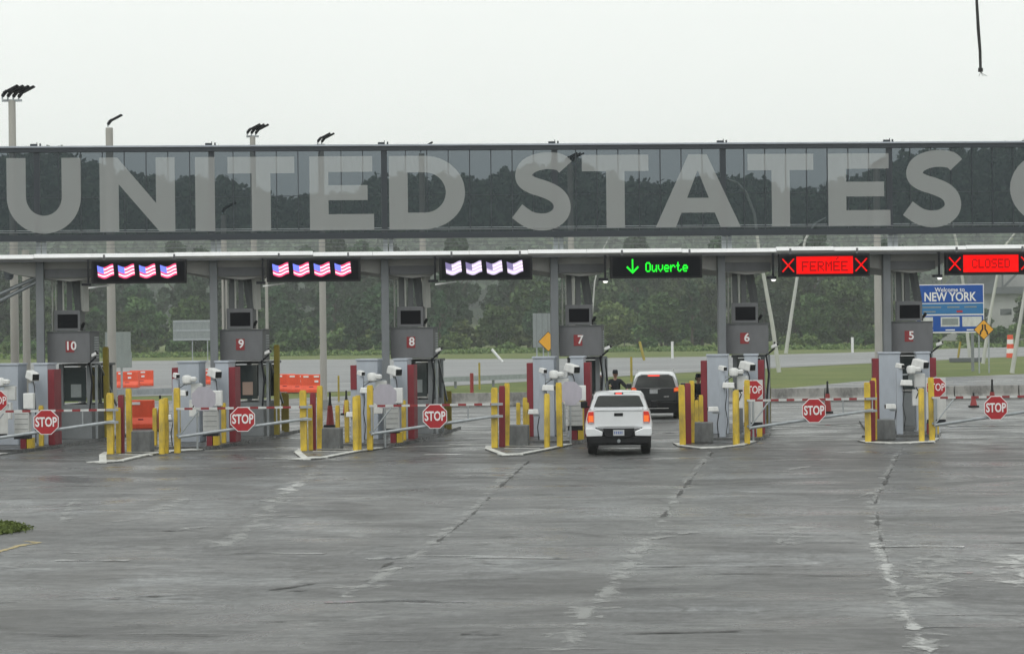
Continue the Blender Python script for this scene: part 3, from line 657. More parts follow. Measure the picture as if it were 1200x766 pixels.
# ---------------------------------------------------------------- booths
def booth(n):
    t = thing('inspection_booth', isl(n, 0, 0, .1), 0, label=f'grey inspection booth with the red number {NW[n]} on its front', cat='booth', group='inspection booths')
    x0, x1, y0, y1, h = .42, 1.50, 9.7, 12.3, 2.42
    wb = MB(); wb.box(((x0 + x1) / 2, (y0 + y1) / 2, .55), (x1 - x0, y1 - y0, 1.1))
    for x in (x0 + .07, x1 - .09):
        for y in (y0 + .07, y1 - .07): wb.box((x, y, 1.1 + (h - 1.1) / 2), (.14, .14, h - 1.1 - .004))
    wb.box((x1 - .09, (y0 + y1) / 2, 1.1 + (h - 1.1) / 2), (.1, .1, h - 1.1 - .004))
    wb.build('wall', 'steel', t, bevel=.01)
    wf = MB().box(((x0 + x1) / 2 - .02, y0 + .06, 1.76), (.72, .06, 1.10)).build('window', 'boothglass', t)
    MB().box(((x0 + x1) / 2 + .02, y0 + .02, 1.55), (.34, .012, .42)).build('notice', 'booklight' if n == 9 else 'signback', wf)
    MB().box((x1 - .06, (y0 + y1) / 2 - .6, 1.76), (.03, 1.0, 1.05)).build('side_window', 'boothglass', t)
    MB().box((x0 + .03, (y0 + y1) / 2, 1.76), (.03, 2.2, 1.05)).build('side_window', 'boothglass', t)
    MB().box(((x0 + x1) / 2, y1 - .06, 1.76), (.72, .03, 1.05)).build('rear_window', 'boothglass', t)
    MB().box(((x0 + x1) / 2, (y0 + y1) / 2 + .3, h - .04), (x1 - x0 + .1, y1 - y0 - .5, .08)).build('roof', 'fascia', t)
    fb = MB().box((.9, 9.75, 2.95), (1.40, 1.1, .98)).build('number_box', 'fascia', t, bevel=.015)
    MB().box((.9, 9.75, 3.455), (1.46, 1.16, .03)).build('box_lid', 'duct', t)
    lv = MB()
    for k in range(9): lv.box((1.604, 9.95, 2.62 + k * .08), (.012, .5, .05))
    lv.build('louvre', 'galv', t)
    nx = .90 if n != 10 else .98
    pl_ = MB().box((nx - .08, 9.192, 2.98), (.28, .012, .36)).build('number_plate', 'dullred', t)
    if n in (10, 9, 8): pl_.location.x += .05
    text(str(n), .38, 'signwhite', t, (nx, 9.18, 2.99), name='digit', bold=.008)
    ds = MB(); ds.box((.84, 9.55, 3.81), (.86, .55, .66)); ds.build('display_box', 'fascia', t, bevel=.012)
    MB().box((.86, 9.268, 3.79), (.66, .012, .44)).build('screen', 'ledoff', t)
    d1 = MB(); d1.bar((.52, 9.6, 4.14), (.50, 9.75, 5.62), .17, .17); d1.build('duct', 'duct', t)
    d1 = MB(); d1.bar((.80, 9.7, 4.14), (.78, 9.8, 5.62), .16, .16); d1.build('duct', 'duct', t)
    d1 = MB(); d1.bar((1.16, 9.6, 4.14), (.92, 9.8, 5.62), .20, .18); d1.build('duct', 'duct', t)
    if n >= 7 and n != 7:
        MB().bar((1.34, 9.6, 4.1), (1.32, 9.62, 5.4), .20, .18).build('pale_duct', 'paleduct', t)
    pp = MB(); pp.tube([(.30, 9.5, 3.45), (.30, 9.5, 5.6)], .03); pp.tube([(.42, 9.5, 3.45), (.40, 9.5, 5.6)], .022); pp.tube([(.66, 9.5, 4.14), (.65, 9.5, 5.6)], .03); pp.build('conduit', 'paleduct', t, smooth=True)
    sb = MB(); sb.box((1.20, 9.4, 3.53), (.2, .2, .10)); sb.tube([(1.30, 9.4, 3.6), (1.38, 9.3, 3.72)], .05); sb.build('sensor', 'black', t)
    ar = MB(); ar.tube([(1.5, 9.3, 2.40), (1.78, 9.2, 2.62), (1.80, 9.2, 2.85)], .03); ar.tube([(1.52, 9.4, .9), (1.60, 9.4, 1.8), (1.52, 9.4, 2.4)], .03); ar.build('side_arm', 'dark', t, smooth=True)
    sc = housing(t, (1.80, 9.05, 2.72), rad(60), rad(-20), .42, 'side_camera')
    # jambs and the awning strip along the lane side of the booth
    jb = MB(); jb.bar((1.62, 10.2, 2.4), (1.62, 12.2, 1.0), .06, .06); jb.bar((1.60, 9.9, 0), (1.60, 9.9, 2.4), .07, .07); jb.bar((1.60, 11.3, 0), (1.60, 11.3, 2.4), .07, .07); jb.build('side_frame', 'galv', t)
    return t
for n in BOOTHS: booth(n)

# ---------------------------------------------------------------- canopy (row frame: x along the row, y away)
CO = isl(7, .2, 8.3, 0)
can = thing('toll_canopy', CO, TH, label='long grey canopy with white front edge over all the inspection lanes', cat='canopy')
UL, UR = -26.0, 20.0
MB().box(((UL + UR) / 2, 3.3, 5.91), (UR - UL, 6.8, .14)).build('roof_slab', 'under', can)
tr = MB(); u = UL; k = 0
while u < UR:
    w = random.choice((1.9, 3.1, 4.4)); w = min(w, UR - u); dz = random.choice((0, .018, .035))
    tr._add([(u, -.20, 5.875 + dz), (u + w - .01, -.20, 5.875 + dz), (u + w - .01, -.09, 6.0 + dz), (u, -.09, 6.0 + dz), (u, .1, 5.95 + dz), (u + w - .01, .1, 5.95 + dz)], [(0, 1, 2, 3), (3, 2, 5, 4), (0, 4, 5, 1), (0, 3, 4), (1, 5, 2)]); u += w
tr.build('edge_trim', 'trim', can)
fas = MB(); fas.box(((UL + UR) / 2, -.05, 5.83), (UR - UL, .06, .12)); fas.build('front_fascia', 'fascia', can)
MB().box(((UL + UR) / 2, 1.6, 5.74), (UR - UL, .3, .2)).build('beam', 'under', can); MB().box(((UL + UR) / 2, 5.4, 5.74), (UR - UL, .3, .2)).build('beam', 'under', can)
for n in (11,) + BOOTHS:
    u = (7 - n) * LANE
    MB().box((u, .6, 2.95), (.25, .25, 5.75)).build('column', 'column', can, bevel=.015)
    h = MB(); h.prism([(u - 1.9, 5.80), (u - 1.5, 5.62), (u - .9, 5.42), (u - .2, 5.30), (u + .9, 5.16), (u + 1.5, 5.22), (u + 2.0, 5.50), (u + 2.35, 5.80)], .75, 4.6)
    h.build('haunch', 'under', can, bevel=.02)
    MB().box((u + .9, .68, 5.42), (1.5, .14, .28)).build('haunch_beam', 'fascia', can)

# rods at the far left of the canopy
t = thing('stay_rods', (0, 0, 0), 0, label='pair of slanting grey steel rods reaching up to the canopy at the far left', cat='rods')
pa = far_at(-60, 78, 0); pb = far_at(70, 78, 0)
def at_depth(px, py, depth): return CV + sight(px, py) * depth
for (a, b) in (((-80, 379, 76.5), (71, 313, 77)), ((-80, 392, 76.5), (56, 324, 77))):
    MB().tube([at_depth(*a), at_depth(*b)], .065, 10).build('rod', 'galv', t, smooth=True)

# ---------------------------------------------------------------- message boards
DOTS = {'O': '01110 10001 10001 10001 10001 10001 01110', 'u': '00000 00000 10001 10001 10001 10011 01101', 'v': '00000 00000 10001 10001 10001 01010 00100', 'e': '00000 00000 01110 10001 11111 10000 01110',
        'r': '00000 00000 10110 11001 10000 10000 10000', 't': '01000 01000 11100 01000 01000 01001 00110', 'F': '11111 10000 10000 11110 10000 10000 10000', 'E': '11111 10000 10000 11110 10000 10000 11111',
        'R': '11110 10001 10001 11110 10100 10010 10001', 'M': '10001 11011 10101 10101 10001 10001 10001', 'C': '01110 10001 10000 10000 10000 10001 01110', 'L': '10000 10000 10000 10000 10000 10000 11111',
        'S': '01111 10000 10000 01110 00001 00001 11110', 'D': '11110 10001 10001 10001 10001 10001 11110', '\u00c9': '11111 10000 10000 11110 10000 10000 11111'}
def dot_text(s, px_, pz_, m, parent, x0, z0, y, fill=.9):
    b = MB(); w = (len(s) * 6 - 1) * px_
    for k, ch in enumerate(s):
        rows_ = DOTS[ch].split()
        cells = [(c, r) for r in range(7) for c in range(5) if rows_[r][c] == '1'] + ([(2, -2), (3, -3)] if ch == '\u00c9' else [])
        for c, r in cells:
            cx, cz = x0 - w / 2 + (k * 6 + c + .5) * px_, z0 + (3 - r) * pz_; hx, hz = px_ * fill / 2, pz_ * fill / 2
            b._add([(cx - hx, y, cz - hz), (cx + hx, y, cz - hz), (cx + hx, y, cz + hz), (cx - hx, y, cz + hz)], [(0, 1, 2, 3)])
    return b.build('lettering', m, parent)
def flag(b, cx, cz, w, h, pale):
    nx, nz = 10, 7
    for i in range(nx):
        for j in range(nz):
            def P(a, c):
                s = a / nx; z = cz + (c / nz - .5) * h + .045 * math.sin(s * 5.6 + 2.4) + .03 * s; return (cx + (s - .5) * w + .03 * (1 - c / nz), -.128, z)
            b.m = (3 if (i < 4 and j > 2) else (1 if j % 2 == 0 else 2))
            b._add([P(i, j), P(i + 1, j), P(i + 1, j + 1), P(i, j + 1)], [(0, 1, 2, 3)])
def xmark(b, cx, cz, r, y=-.126, w=.045):
    for s in (1, -1):
        dx, dz = r * .9, r; L = math.hypot(dx, dz); nx_, nz_ = dz / L * w / 2, dx / L * w / 2
        yy = y - (.002 if s > 0 else 0)
        b._add([(cx - dx + s * 0 - nx_, yy, cz - s * dz + s * nz_), (cx - dx + nx_, yy, cz - s * dz - s * nz_), (cx + dx + nx_, yy, cz + s * dz - s * nz_), (cx + dx - nx_, yy, cz + s * dz + s * nz_)], [(0, 1, 2, 3)])
desc = {10: 'black message board with four coloured flags, leftmost of the boards', 9: 'black message board with four coloured flags between booths nine and eight', 8: 'black message board with four pale washed out flags',
        7: 'black message board with green arrow and Ouverte lettering', 6: 'black message board with red FERMÉE panel between two crosses', 5: 'black message board with red CLOSED panel at the right edge'}
for n in BOOTHS:
    t = thing('message_board', isl(n, 3.42, 8.55, 5.42), TH, label=desc[n], cat='message board', group='lit boards over the lanes')
    MB().box((0, 0, 0), (2.98, .24, .74)).build('casing', 'black', t, bevel=.01)
    MB().box((0, -.122, 0), (2.84, .004, .62)).build('screen', 'ledoff', t)
    for x in (-1.1, 1.1): MB().bar((x, 0, .37), (x, 0, .55), .06).build('hanger', 'fascia', t)
    if n in (10, 9, 8):
        for q, x in enumerate((-1.06, -.41, .25, .91)):
            b = MB(); flag(b, x, -.0, .50, .36, n == 8); b.build('flag_image', ['ledpink', 'ledhot', 'ledwhite', 'ledblue'] if n != 8 else ['ledlav', 'ledlav', 'ledwhite', 'ledviolet'], t)
    elif n == 7:
        b = MB(); y = -.127
        b._add([(-.80, y, -.16), (-.755, y, -.16), (-.755, y, .25), (-.80, y, .25)], [(0, 1, 2, 3)])
        for s in (-1, 1): b._add([(-.777, y - .001, -.22), (-.777, y - .001, -.14), (-.777 + s * .17, y - .001, .03), (-.777 + s * .20, y - .001, -.02)], [(0, 1, 2, 3)])
        b.build('arrow', 'ledgreen', t); dot_text('Ouverte', .0335, .044, 'ledgreen', t, .33, -.01, -.128, 1.12)
    else:
        for x in (-1.2, 1.2): b = MB(); xmark(b, x, 0, .21); b.build('cross', 'ledred', t)
        w = 1.86 if n == 6 else 1.84
        MB()._add([(-w / 2, -.1255, -.28), (w / 2, -.1255, -.28), (w / 2, -.1255, .28), (-w / 2, -.1255, .28)], [(0, 1, 2, 3)]).build('lit_panel', 'ledred', t)
        if n == 6: dot_text('FERM\u00c9E', .043, .045, 'leddim', t, 0, -.035, -.132, .95)
        else: dot_text('CLOSED', .036, .042, 'leddim', t, 0, 0, -.132, .95)
# small lamp under the left end of each board
for n in BOOTHS + (4,):
    if n == 4: continue
    t = thing('lane_light', isl(n, 1.78, 8.5, 4.98), TH, label=f'small white lamp on a dark bracket hanging left of the board of lane {NW[n]}', cat='lamp', group='small lamps under the canopy')
    b = MB(); b.bar((0, 0, .10), (0, 0, .85), .06, .06); b.box((-.06, 0, .06), (.30, .16, .08)); b.build('bracket', 'dark', t)
    if n in (10, 9, 8): MB().bar((.0, -.05, -.05), (.68, -.05, .03), .07, .05).build('lamp_arm', 'white', t)
    else: MB().tube([(0, -.05, -.06), (0, -.05, .0)], [.05, .09]).build('lamp_head', 'lit', t)
t = thing('dome_camera', at_depth(10, 313, 78), 0, label='small dome camera hanging under the canopy at the far left', cat='camera')
MB().tube([(0, 0, .0), (0, 0, .5)], .03).build('stem', 'galv', t); MB().tube([(0, 0, -.42), (0, 0, -.34), (0, 0, -.1), (0, 0, 0)], [.08, .16, .17, .1], 14).build('dome', 'housing', t, smooth=True)

# ---------------------------------------------------------------- glass wall sign
gw = thing('glass_sign_wall', CO, TH, label='long tinted glass wall with frosted capital letters above the canopy', cat='glass wall')
ZB, ZT = 6.62, 9.24
MB().box(((UL + UR) / 2, 0, 9.30), (UR - UL, .20, .13)).build('top_rail', 'frame', gw)
MB().box(((UL + UR) / 2, 0, 9.405), (UR - UL, .30, .05)).build('top_cap', 'housing', gw)
MB().box(((UL + UR) / 2, 0, 6.515), (UR - UL, .24, .20)).build('bottom_beam', 'frame', gw)
MB().box(((UL + UR) / 2, -.03, 6.70), (UR - UL, .03, .022)).build('lower_rail', 'steel', gw)
MB().box(((UL + UR) / 2, .03, 6.76), (UR - UL, .03, .016)).build('lower_rail', 'galv', gw)
b = MB(); b.box(((UL + UR) / 2, 0, 7.80), (UR - UL, .03, .022)); b.build('mid_joint', 'frame', gw)
k0 = int(math.floor(UL / LANE)); us = [k * LANE for k in range(k0, int(UR / LANE) + 1)]
for u in us:
    if u < UL: u = UL
    MB().box((u, .03, 7.93), (.19, .10, ZT - ZB - .01)).build('post', 'frame', gw)
    b = MB(); b.box((u - .08, 0, 9.47), (.22, .12, .07)); b.box((u + .12, .02, 9.47), (.05, .05, .10)); b.tube([(u + .02, 0, 9.43), (u + .02, 0, 9.56)], .012, 6); b.build('cap_fitting', 'frame', gw)
for u in us:
    for j in range(8):
        a = u + j * LANE / 8
        if j: MB().box((a, -.012, 7.93), (.028, .05, ZT - ZB)).build('mullion', 'frame', gw)
    if u < UR - .5:
        a0 = max(u, UL) + .096; a1 = min(u + LANE, UR) - .096
        MB()._add([(a0, .02, ZB), (a1, .02, ZB), (a1, .02, ZT), (a0, .02, ZT)], [(0, 1, 2, 3)]).build('glass_pane', 'glass', gw)
for u in us:
    for dx, w in ((.02, .14), (.20, .13)):
        MB().box((u + dx, .1, 6.20), (w, .12, .43)).build('foot_post', 'galv', gw)
for z in (6.18, 6.30):
    MB().box(((UL + UR) / 2, -.02, z), (UR - UL, .03, .018)).build('foot_rail', 'steel', gw)

LZ0, LZ1 = 6.71, 9.06; YL = -.045
def poly_letter(polys, name='letter'):
    b = MB()
    for p in polys: b._add([(x, YL, z) for x, z in p], [tuple(range(len(p)))])
    return b.build(name, 'film', gw)
def ribbon(outer, inner):
    return [[outer[i], outer[i + 1], inner[i + 1], inner[i]] for i in range(len(outer) - 1)]
def arc(cx, cz, rx, rz, a0, a1, n=24): return [(cx + rx * math.cos(rad(a0 + (a1 - a0) * i / n)), cz + rz * math.sin(rad(a0 + (a1 - a0) * i / n))) for i in range(n + 1)]
ST = .60
def let_I(a, b): poly_letter([[(a, LZ0), (b, LZ0), (b, LZ1), (a, LZ1)]])
def let_T(a, b):
    m_ = (a + b) / 2; h = .53
    poly_letter([[(a, LZ1 - h), (b, LZ1 - h), (b, LZ1), (a, LZ1)], [(m_ - ST / 2, LZ0), (m_ + ST / 2, LZ0), (m_ + ST / 2, LZ1 - h), (m_ - ST / 2, LZ1 - h)]])
def let_E(a, b):
    h = .50; zm = (LZ0 + LZ1) / 2
    poly_letter([[(a, LZ0), (a + ST, LZ0), (a + ST, LZ1), (a, LZ1)], [(a + ST, LZ0), (b, LZ0), (b, LZ0 + h), (a + ST, LZ0 + h)],
                 [(a + ST, zm - .23), (b - .2, zm - .23), (b - .2, zm + .25), (a + ST, zm + .25)], [(a + ST, LZ1 - h), (b - .04, LZ1 - h), (b - .04, LZ1), (a + ST, LZ1)]])
def let_N(a, b):
    poly_letter([[(a, LZ0), (a + ST, LZ0), (a + ST, LZ1 - .85), (a + .56, LZ1), (a, LZ1)], [(a + .56, LZ1), (a + ST, LZ1 - .85), (b - .50, LZ0), (b - ST, LZ0 + .9)],
                 [(b - .50, LZ0), (b, LZ0), (b, LZ1), (b - ST, LZ1), (b - ST, LZ0 + .9)]])
def let_A(a, b):
    m_ = (a + b) / 2; H_ = LZ1 - LZ0; zt = LZ1
    k = (m_ - .30 - a) / H_
    def L(z): return a + k * (z - LZ0)
    def Li(z): return a + .66 + (m_ - (a + .66)) * (z - LZ0) / (H_ * .78)
    z1, z2, z3 = LZ0 + .46, LZ0 + .94, LZ0 + H_ * .78
    R = lambda x: 2 * m_ - x
    poly_letter([[(L(LZ0), LZ0), (Li(LZ0), LZ0), (Li(z1), z1), (L(z1), z1)], [(R(Li(LZ0)), LZ0), (R(L(LZ0)), LZ0), (R(L(z1)), z1), (R(Li(z1)), z1)],
                 [(L(z1), z1), (R(L(z1)), z1), (R(L(z2)), z2), (L(z2), z2)],
                 [(L(z2), z2), (Li(z2), z2), (m_, z3), (L(z3), z3)], [(R(Li(z2)), z2), (R(L(z2)), z2), (R(L(z3)), z3), (m_, z3)],
                 [(L(z3), z3), (m_, z3), (R(L(z3)), z3), (R(L(zt)), zt), (L(zt), zt)]])
def let_U(a, b):
    m_ = (a + b) / 2; w = (b - a) / 2; zc = LZ0 + 1.12
    poly_letter([[(a, zc), (a + ST, zc), (a + ST, LZ1), (a, LZ1)], [(b - ST, zc), (b, zc), (b, LZ1), (b - ST, LZ1)]] +
                ribbon(arc(m_, zc, w, 1.17, 180, 360), arc(m_, zc, w - ST, .60, 180, 360)))
def let_D(a, b):
    zc = (LZ0 + LZ1) / 2; h = (LZ1 - LZ0) / 2; xm = a + 1.15
    poly_letter([[(a, LZ0), (a + ST, LZ0), (a + ST, LZ1), (a, LZ1)], [(a + ST, LZ0), (xm, LZ0), (xm, LZ0 + .53), (a + ST, LZ0 + .53)], [(a + ST, LZ1 - .53), (xm, LZ1 - .53), (xm, LZ1), (a + ST, LZ1)]] +
                ribbon(arc(xm, zc, b - xm, h, -90, 90), arc(xm, zc, b - xm - .62, h - .53, -90, 90)))
def let_O(a, b):
    zc = (LZ0 + LZ1) / 2; m_ = (a + b) / 2
    poly_letter(ribbon(arc(m_, zc, (b - a) / 2, 1.22, 0, 360, 40), arc(m_, zc, (b - a) / 2 - .62, .66, 0, 360, 40)))
def let_S(a, b):
    w = b - a; H_ = LZ1 - LZ0
    c = [(.93, .83), (.80, .90), (.62, .925), (.44, .905), (.28, .84), (.215, .74), (.24, .65), (.36, .585), (.52, .54), (.68, .48), (.79, .395), (.825, .28), (.775, .175), (.64, .10), (.46, .085), (.28, .125), (.10, .235)]
    c[0] = (.885, .835)
    pts = [(a + x * w, LZ0 + z * H_) for x, z in c]
    # smooth with Catmull-Rom
    P = [pts[0]] + pts + [pts[-1]]; fine = []
    for i in range(1, len(P) - 2):
        for k in range(4):
            t_ = k / 4; q = [.5 * (2 * P[i][d] + (P[i + 1][d] - P[i - 1][d]) * t_ + (2 * P[i - 1][d] - 5 * P[i][d] + 4 * P[i + 1][d] - P[i + 2][d]) * t_ ** 2 + (3 * P[i][d] - P[i - 1][d] - 3 * P[i + 1][d] + P[i + 2][d]) * t_ ** 3) for d in (0, 1)]
            fine.append(tuple(q))
    fine.append(pts[-1]); o_, i_ = [], []
    for i, p in enumerate(fine):
        q0 = fine[max(i - 1, 0)]; q1 = fine[min(i + 1, len(fine) - 1)]; dx, dz = q1[0] - q0[0], q1[1] - q0[1]; L = math.hypot(dx, dz)
        nx_, nz_ = -dz / L, dx / L; s = .275; o_.append((p[0] + nx_ * s, p[1] + nz_ * s)); i_.append((p[0] - nx_ * s, p[1] - nz_ * s))
    poly_letter(ribbon(o_, i_))
let_U(-17.44, -15.12); let_N(-14.53, -12.16); let_I(-11.52, -10.9); let_T(-10.49, -8.37); let_E(-7.89, -5.84); let_D(-5.35, -2.91)
let_S(-1.44, .58); let_T(.88, 3.05); let_A(3.27, 6.05); let_T(6.3, 8.47); let_E(8.95, 11.01); let_S(11.38, 13.46); let_O(15.01, 17.88)

# ---------------------------------------------------------------- vehicles
def loft(stations, close=True):
    """stations: list of (y, [(x,z)...]) half profile bottom to top; mirrored to a ring."""
    b = MB(); rings = []
    for y, pr_ in stations:
        ring = [(x, y, z) for x, z in pr_] + [(-x, y, z) for x, z in reversed(pr_)]
        rings.append(ring)
    n = len(rings[0]); vs = [v for r in rings for v in r]; fs = []
    for i in range(len(rings) - 1):
        for k in range(n): fs.append((i * n + k, i * n + (k + 1) % n, (i + 1) * n + (k + 1) % n, (i + 1) * n + k))
    fs.append(tuple(range(n))); fs.append(tuple(range((len(rings) - 1) * n, len(rings) * n)))
    return b._add(vs, fs)
def wheel(parent, x, y, r, w, name='wheel'):
    c = thing(name); COL.objects.unlink(c); COL.objects.link(c); c.parent = parent; c.location = (x, y, r)
    s = 1 if x > 0 else -1; b = MB(); pr_ = [(-w / 2, r * .62), (-w / 2, r * .93), (-w * .36, r), (w * .36, r), (w / 2, r * .93), (w / 2, r * .62)]
    n = 28; vs = []; fs = []
    for k in range(n):
        a = 2 * math.pi * k / n
        for px_, pr2 in pr_: vs.append((px_, pr2 * math.cos(a), pr2 * math.sin(a)))
    m_ = len(pr_)
    for k in range(n):
        for j in range(m_ - 1): fs.append((k * m_ + j, k * m_ + j + 1, ((k + 1) % n) * m_ + j + 1, ((k + 1) % n) * m_ + j))
    b._add(vs, fs); b.build('tyre', 'rubber', c, smooth=True)
    q = MB()
    for k in range(6):
        a = k * math.pi / 3; q.bar((s * w * .3, 0, 0), (s * w * .36, r * .6 * math.cos(a), r * .6 * math.sin(a)), .05, .09)
    q.tube([(-w * .4, 0, 0), (-w * .4 + .01, 0, 0)], r * .61, 20); q.tube([(s * w * .22, 0, 0), (s * w * .38, 0, 0)], r * .15, 12); q.build('rim', 'rim', c)
    return c

# pickup: y = 0 is the tailgate, nose towards +y
pk = thing('pickup_truck', (-4.06, 64.75, 0), rad(3.3), label='white pickup truck waiting in the open lane, tail lamps lit', cat='pickup truck')
prof_low = lambda w, zb, zt: [(0, zb), (w * .85, zb), (w * .97, zb + .14), (w, (zb + zt) / 2), (w * .985, zt - .10), (w * .93, zt), (0, zt)]
side = []
bd = loft([(1.82, prof_low(.92, .42, 1.20)), (2.4, prof_low(.93, .40, 1.20)), (3.9, prof_low(.93, .40, 1.16)), (4.3, prof_low(.93, .42, 1.14)), (5.15, prof_low(.90, .46, 1.04)), (5.42, prof_low(.78, .52, .95))])
bd.build('body', 'carwhite', pk, smooth=True)
# load bed walls with a curved outside
for s in (-1, 1):
    sec = [(.66, 1.22), (.74, 1.24), (.84, 1.22), (.885, 1.12), (.915, .98), (.945, .84), (.945, .70), (.92, .56), (.90, .50), (.80, .50), (.66, .60)]
    b = MB(); n_ = len(sec); ys = [.02, .10, .5, .9, 1.3, 1.79]; sw = [.97, 1.0, 1.012, 1.012, 1.0, .99]; vs = []; fs = []
    for y, q in zip(ys, sw): vs += [(s * (x if x < .8 else .8 + (x - .8) * (1 + (q - 1) * 6)), y, z) for x, z in sec]
    for i in range(len(ys) - 1):
        for k in range(n_): fs.append((i * n_ + k, i * n_ + (k + 1) % n_, (i + 1) * n_ + (k + 1) % n_, (i + 1) * n_ + k))
    fs += [tuple(range(n_)), tuple(range((len(ys) - 1) * n_, len(ys) * n_))]
    b._add(vs, fs).build('bed_side', 'carwhite', pk, smooth=True)
    a = MB(); a.prism([(s * x, z) for x, z in ((.70, .87), (.86, .87), (.885, .98), (.87, 1.10), (.84, 1.19), (.70, 1.19))], -.012, .10)
    lm = a.build('tail_lamp', 'lampred', pk, bevel=.01)
    MB().box((s * .775, -.014, 1.0), (.14, .012, .17)).build('lit_bulb', 'lamporange', lm)
    MB().box((s * .775, -.014, .89), (.14, .01, .035)).build('reverse_lens', 'lampclear', lm)
b = MB(); b.box((0, .9, .62), (1.34, 1.7, .06)); b.build('bed_floor', 'black', pk)
tg = MB(); tg.box((0, .03, .99), (1.38, .07, .46)); tg.build('tailgate', 'carwhite', pk, bevel=.02)
q = MB(); q.box((0, .02, 1.232), (1.38, .10, .03)); q.box((0, -.004, .81), (1.16, .014, .05)); q.build('tailgate_crease', 'carwhite', pk, bevel=.006)
h = MB(); h.box((0, -.012, 1.11), (.25, .02, .085)); h.build('tailgate_handle', 'black', pk, bevel=.01)
bm_ = MB(); bm_.prism([(-.44, .74), (.44, .74), (.38, .50), (-.38, .50)], -.16, -.02); bm_.build('bumper', 'black', pk, bevel=.01)
for s in (-1, 1):
    MB().prism([(s * .445, .65), (s * .68, .745), (s * .93, .745), (s * .935, .62), (s * .90, .52), (s * .46, .53)], -.15, .06).build('bumper_corner', 'carwhite', pk, bevel=.025)
MB().box((0, .3, .40), (1.62, .7, .24)).build('underbody', 'black', pk, bevel=.03)
MB().prism([(-.92, .52), (.92, .52), (.84, .33), (-.84, .33)], -.10, .12).build('lower_valance', 'black', pk, bevel=.02)
MB().box((0, 2.6, .42), (1.5, 4.6, .2)).build('chassis', 'black', pk)
pt = MB().box((0, -.172, .625), (.31, .012, .16)).build('number_plate', 'plate', pk); 
b = MB()
for k in range(5): b.box((-.11 + k * .05, -.180, .625), (.022, .004, .07))
b.build('plate_marks', 'blue', pt)
b = MB(); b.tube([(0, -.18, .40), (0, -.05, .40)], .05, 12); b.tube([(0, -.2, .44), (0, -.2, .40)], .03); b.build('tow_hitch', 'galv', pk)
cabp = lambda wb, wt, zb, zt: [(0, zb), (wb, zb), (wb - .01, zb + .03), ((wb + wt) / 2 + .02, (zb + zt) / 2), (wt + .03, zt - .09), (wt - .03, zt - .02), (wt - .16, zt + .0), (0, zt + .02)]
MBc = loft([(1.86, cabp(.84, .62, 1.18, 1.66)), (2.05, cabp(.86, .66, 1.18, 1.73)), (2.7, cabp(.87, .68, 1.18, 1.77)), (3.4, cabp(.87, .66, 1.16, 1.76)), (3.75, cabp(.86, .6, 1.15, 1.62)), (4.25, cabp(.84, .74, 1.12, 1.20))])
sq = lambda L: [(x, y, z if z < 1.18 else 1.18 + (z - 1.18) * .86) for x, y, z in L]
MBc.v = sq(MBc.v)
MBc.build('cab', 'carwhite', pk, smooth=True)
rw = MB()._add([(-.72, 1.846, 1.27), (.72, 1.846, 1.27), (.60, 1.850, 1.61), (.54, 1.850, 1.635), (-.54, 1.850, 1.635), (-.60, 1.850, 1.61)], [(0, 1, 2, 3, 4, 5)]); rw.v = sq(rw.v); rw.build('rear_window', 'glassdark', pk)
for s in (-1, 1):
    MB()._add([(s * .862, 2.1, 1.26), (s * .862, 3.9, 1.24), (s * .76, 3.5, 1.53), (s * .762, 2.15, 1.55)], [(0, 1, 2, 3)]).build('side_window', 'glassdark', pk)
    mrr = MB(); mrr.box((s * 1.04, 3.75, 1.27), (.20, .12, .20)); mrr.bar((s * .88, 3.75, 1.2), (s * 1.0, 3.75, 1.22), .05); mrr.build('door_mirror', 'black', pk, bevel=.03)
bl = MB().box((0, 1.90, 1.63), (.26, .06, .05)).build('brake_light', 'black', pk, bevel=.01)
MB().box((0, 1.866, 1.63), (.17, .01, .035)).build('lit_lens', 'brakelit', bl)
for x in (-.76, .76):
    wheel(pk, x, 1.0, .37, .26); wheel(pk, x, 4.4, .37, .26)
b = MB()
for x in (-.76, .76): b.box((x, .72, .34), (.30, .02, .34))
b.build('mud_flap', 'rubber', pk)

pk.scale = (.965, 1, 1)
# suv
sv = thing('suv', (-4.28, 90.6, 0), rad(2), label='dark grey suv with sky reflection painted pale on its roof, stopped beside booth seven, tail lamps lit', cat='suv')
low = loft([(.10, prof_low(.86, .42, 1.14)), (.0, prof_low(.88, .44, 1.14)) if False else (.14, prof_low(.90, .34, 1.18)), (.6, prof_low(.95, .34, 1.18)), (2.2, prof_low(.97, .34, 1.16)), (3.7, prof_low(.96, .34, 1.14)), (4.5, prof_low(.93, .38, 1.06)), (4.95, prof_low(.82, .44, .95))])
low.build('body', 'cargrey', sv, smooth=True)
gh = loft([(.10, cabp(.90, .70, 1.15, 1.66)), (.30, cabp(.90, .71, 1.15, 1.75)), (.9, cabp(.92, .72, 1.15, 1.79)), (2.3, cabp(.92, .72, 1.15, 1.78)), (3.0, cabp(.91, .68, 1.14, 1.66)), (3.9, cabp(.88, .8, 1.10, 1.16))])
gh.build('upper_body', 'carskylit', sv, smooth=True)
tgs = MB(); tgs.prism([(-.76, 1.20), (.76, 1.20), (.80, .95), (.78, .66), (-.78, .66), (-.80, .95)], .02, .16); tgs.build('tailgate', 'cargrey', sv, bevel=.03)
MB()._add([(-.79, .088, 1.20), (.79, .088, 1.20), (.66, .092, 1.60), (.60, .092, 1.66), (-.60, .092, 1.66), (-.66, .092, 1.60)], [(0, 1, 2, 3, 4, 5)]).build('rear_window', 'glassdark', sv)
MB().box((0, .04, 1.70), (1.1, .26, .04)).build('roof_spoiler', 'carskylit', sv, bevel=.01)
bl = MB().box((-.05, .0, 1.655), (.44, .06, .045)).build('brake_light', 'brakelit', sv)
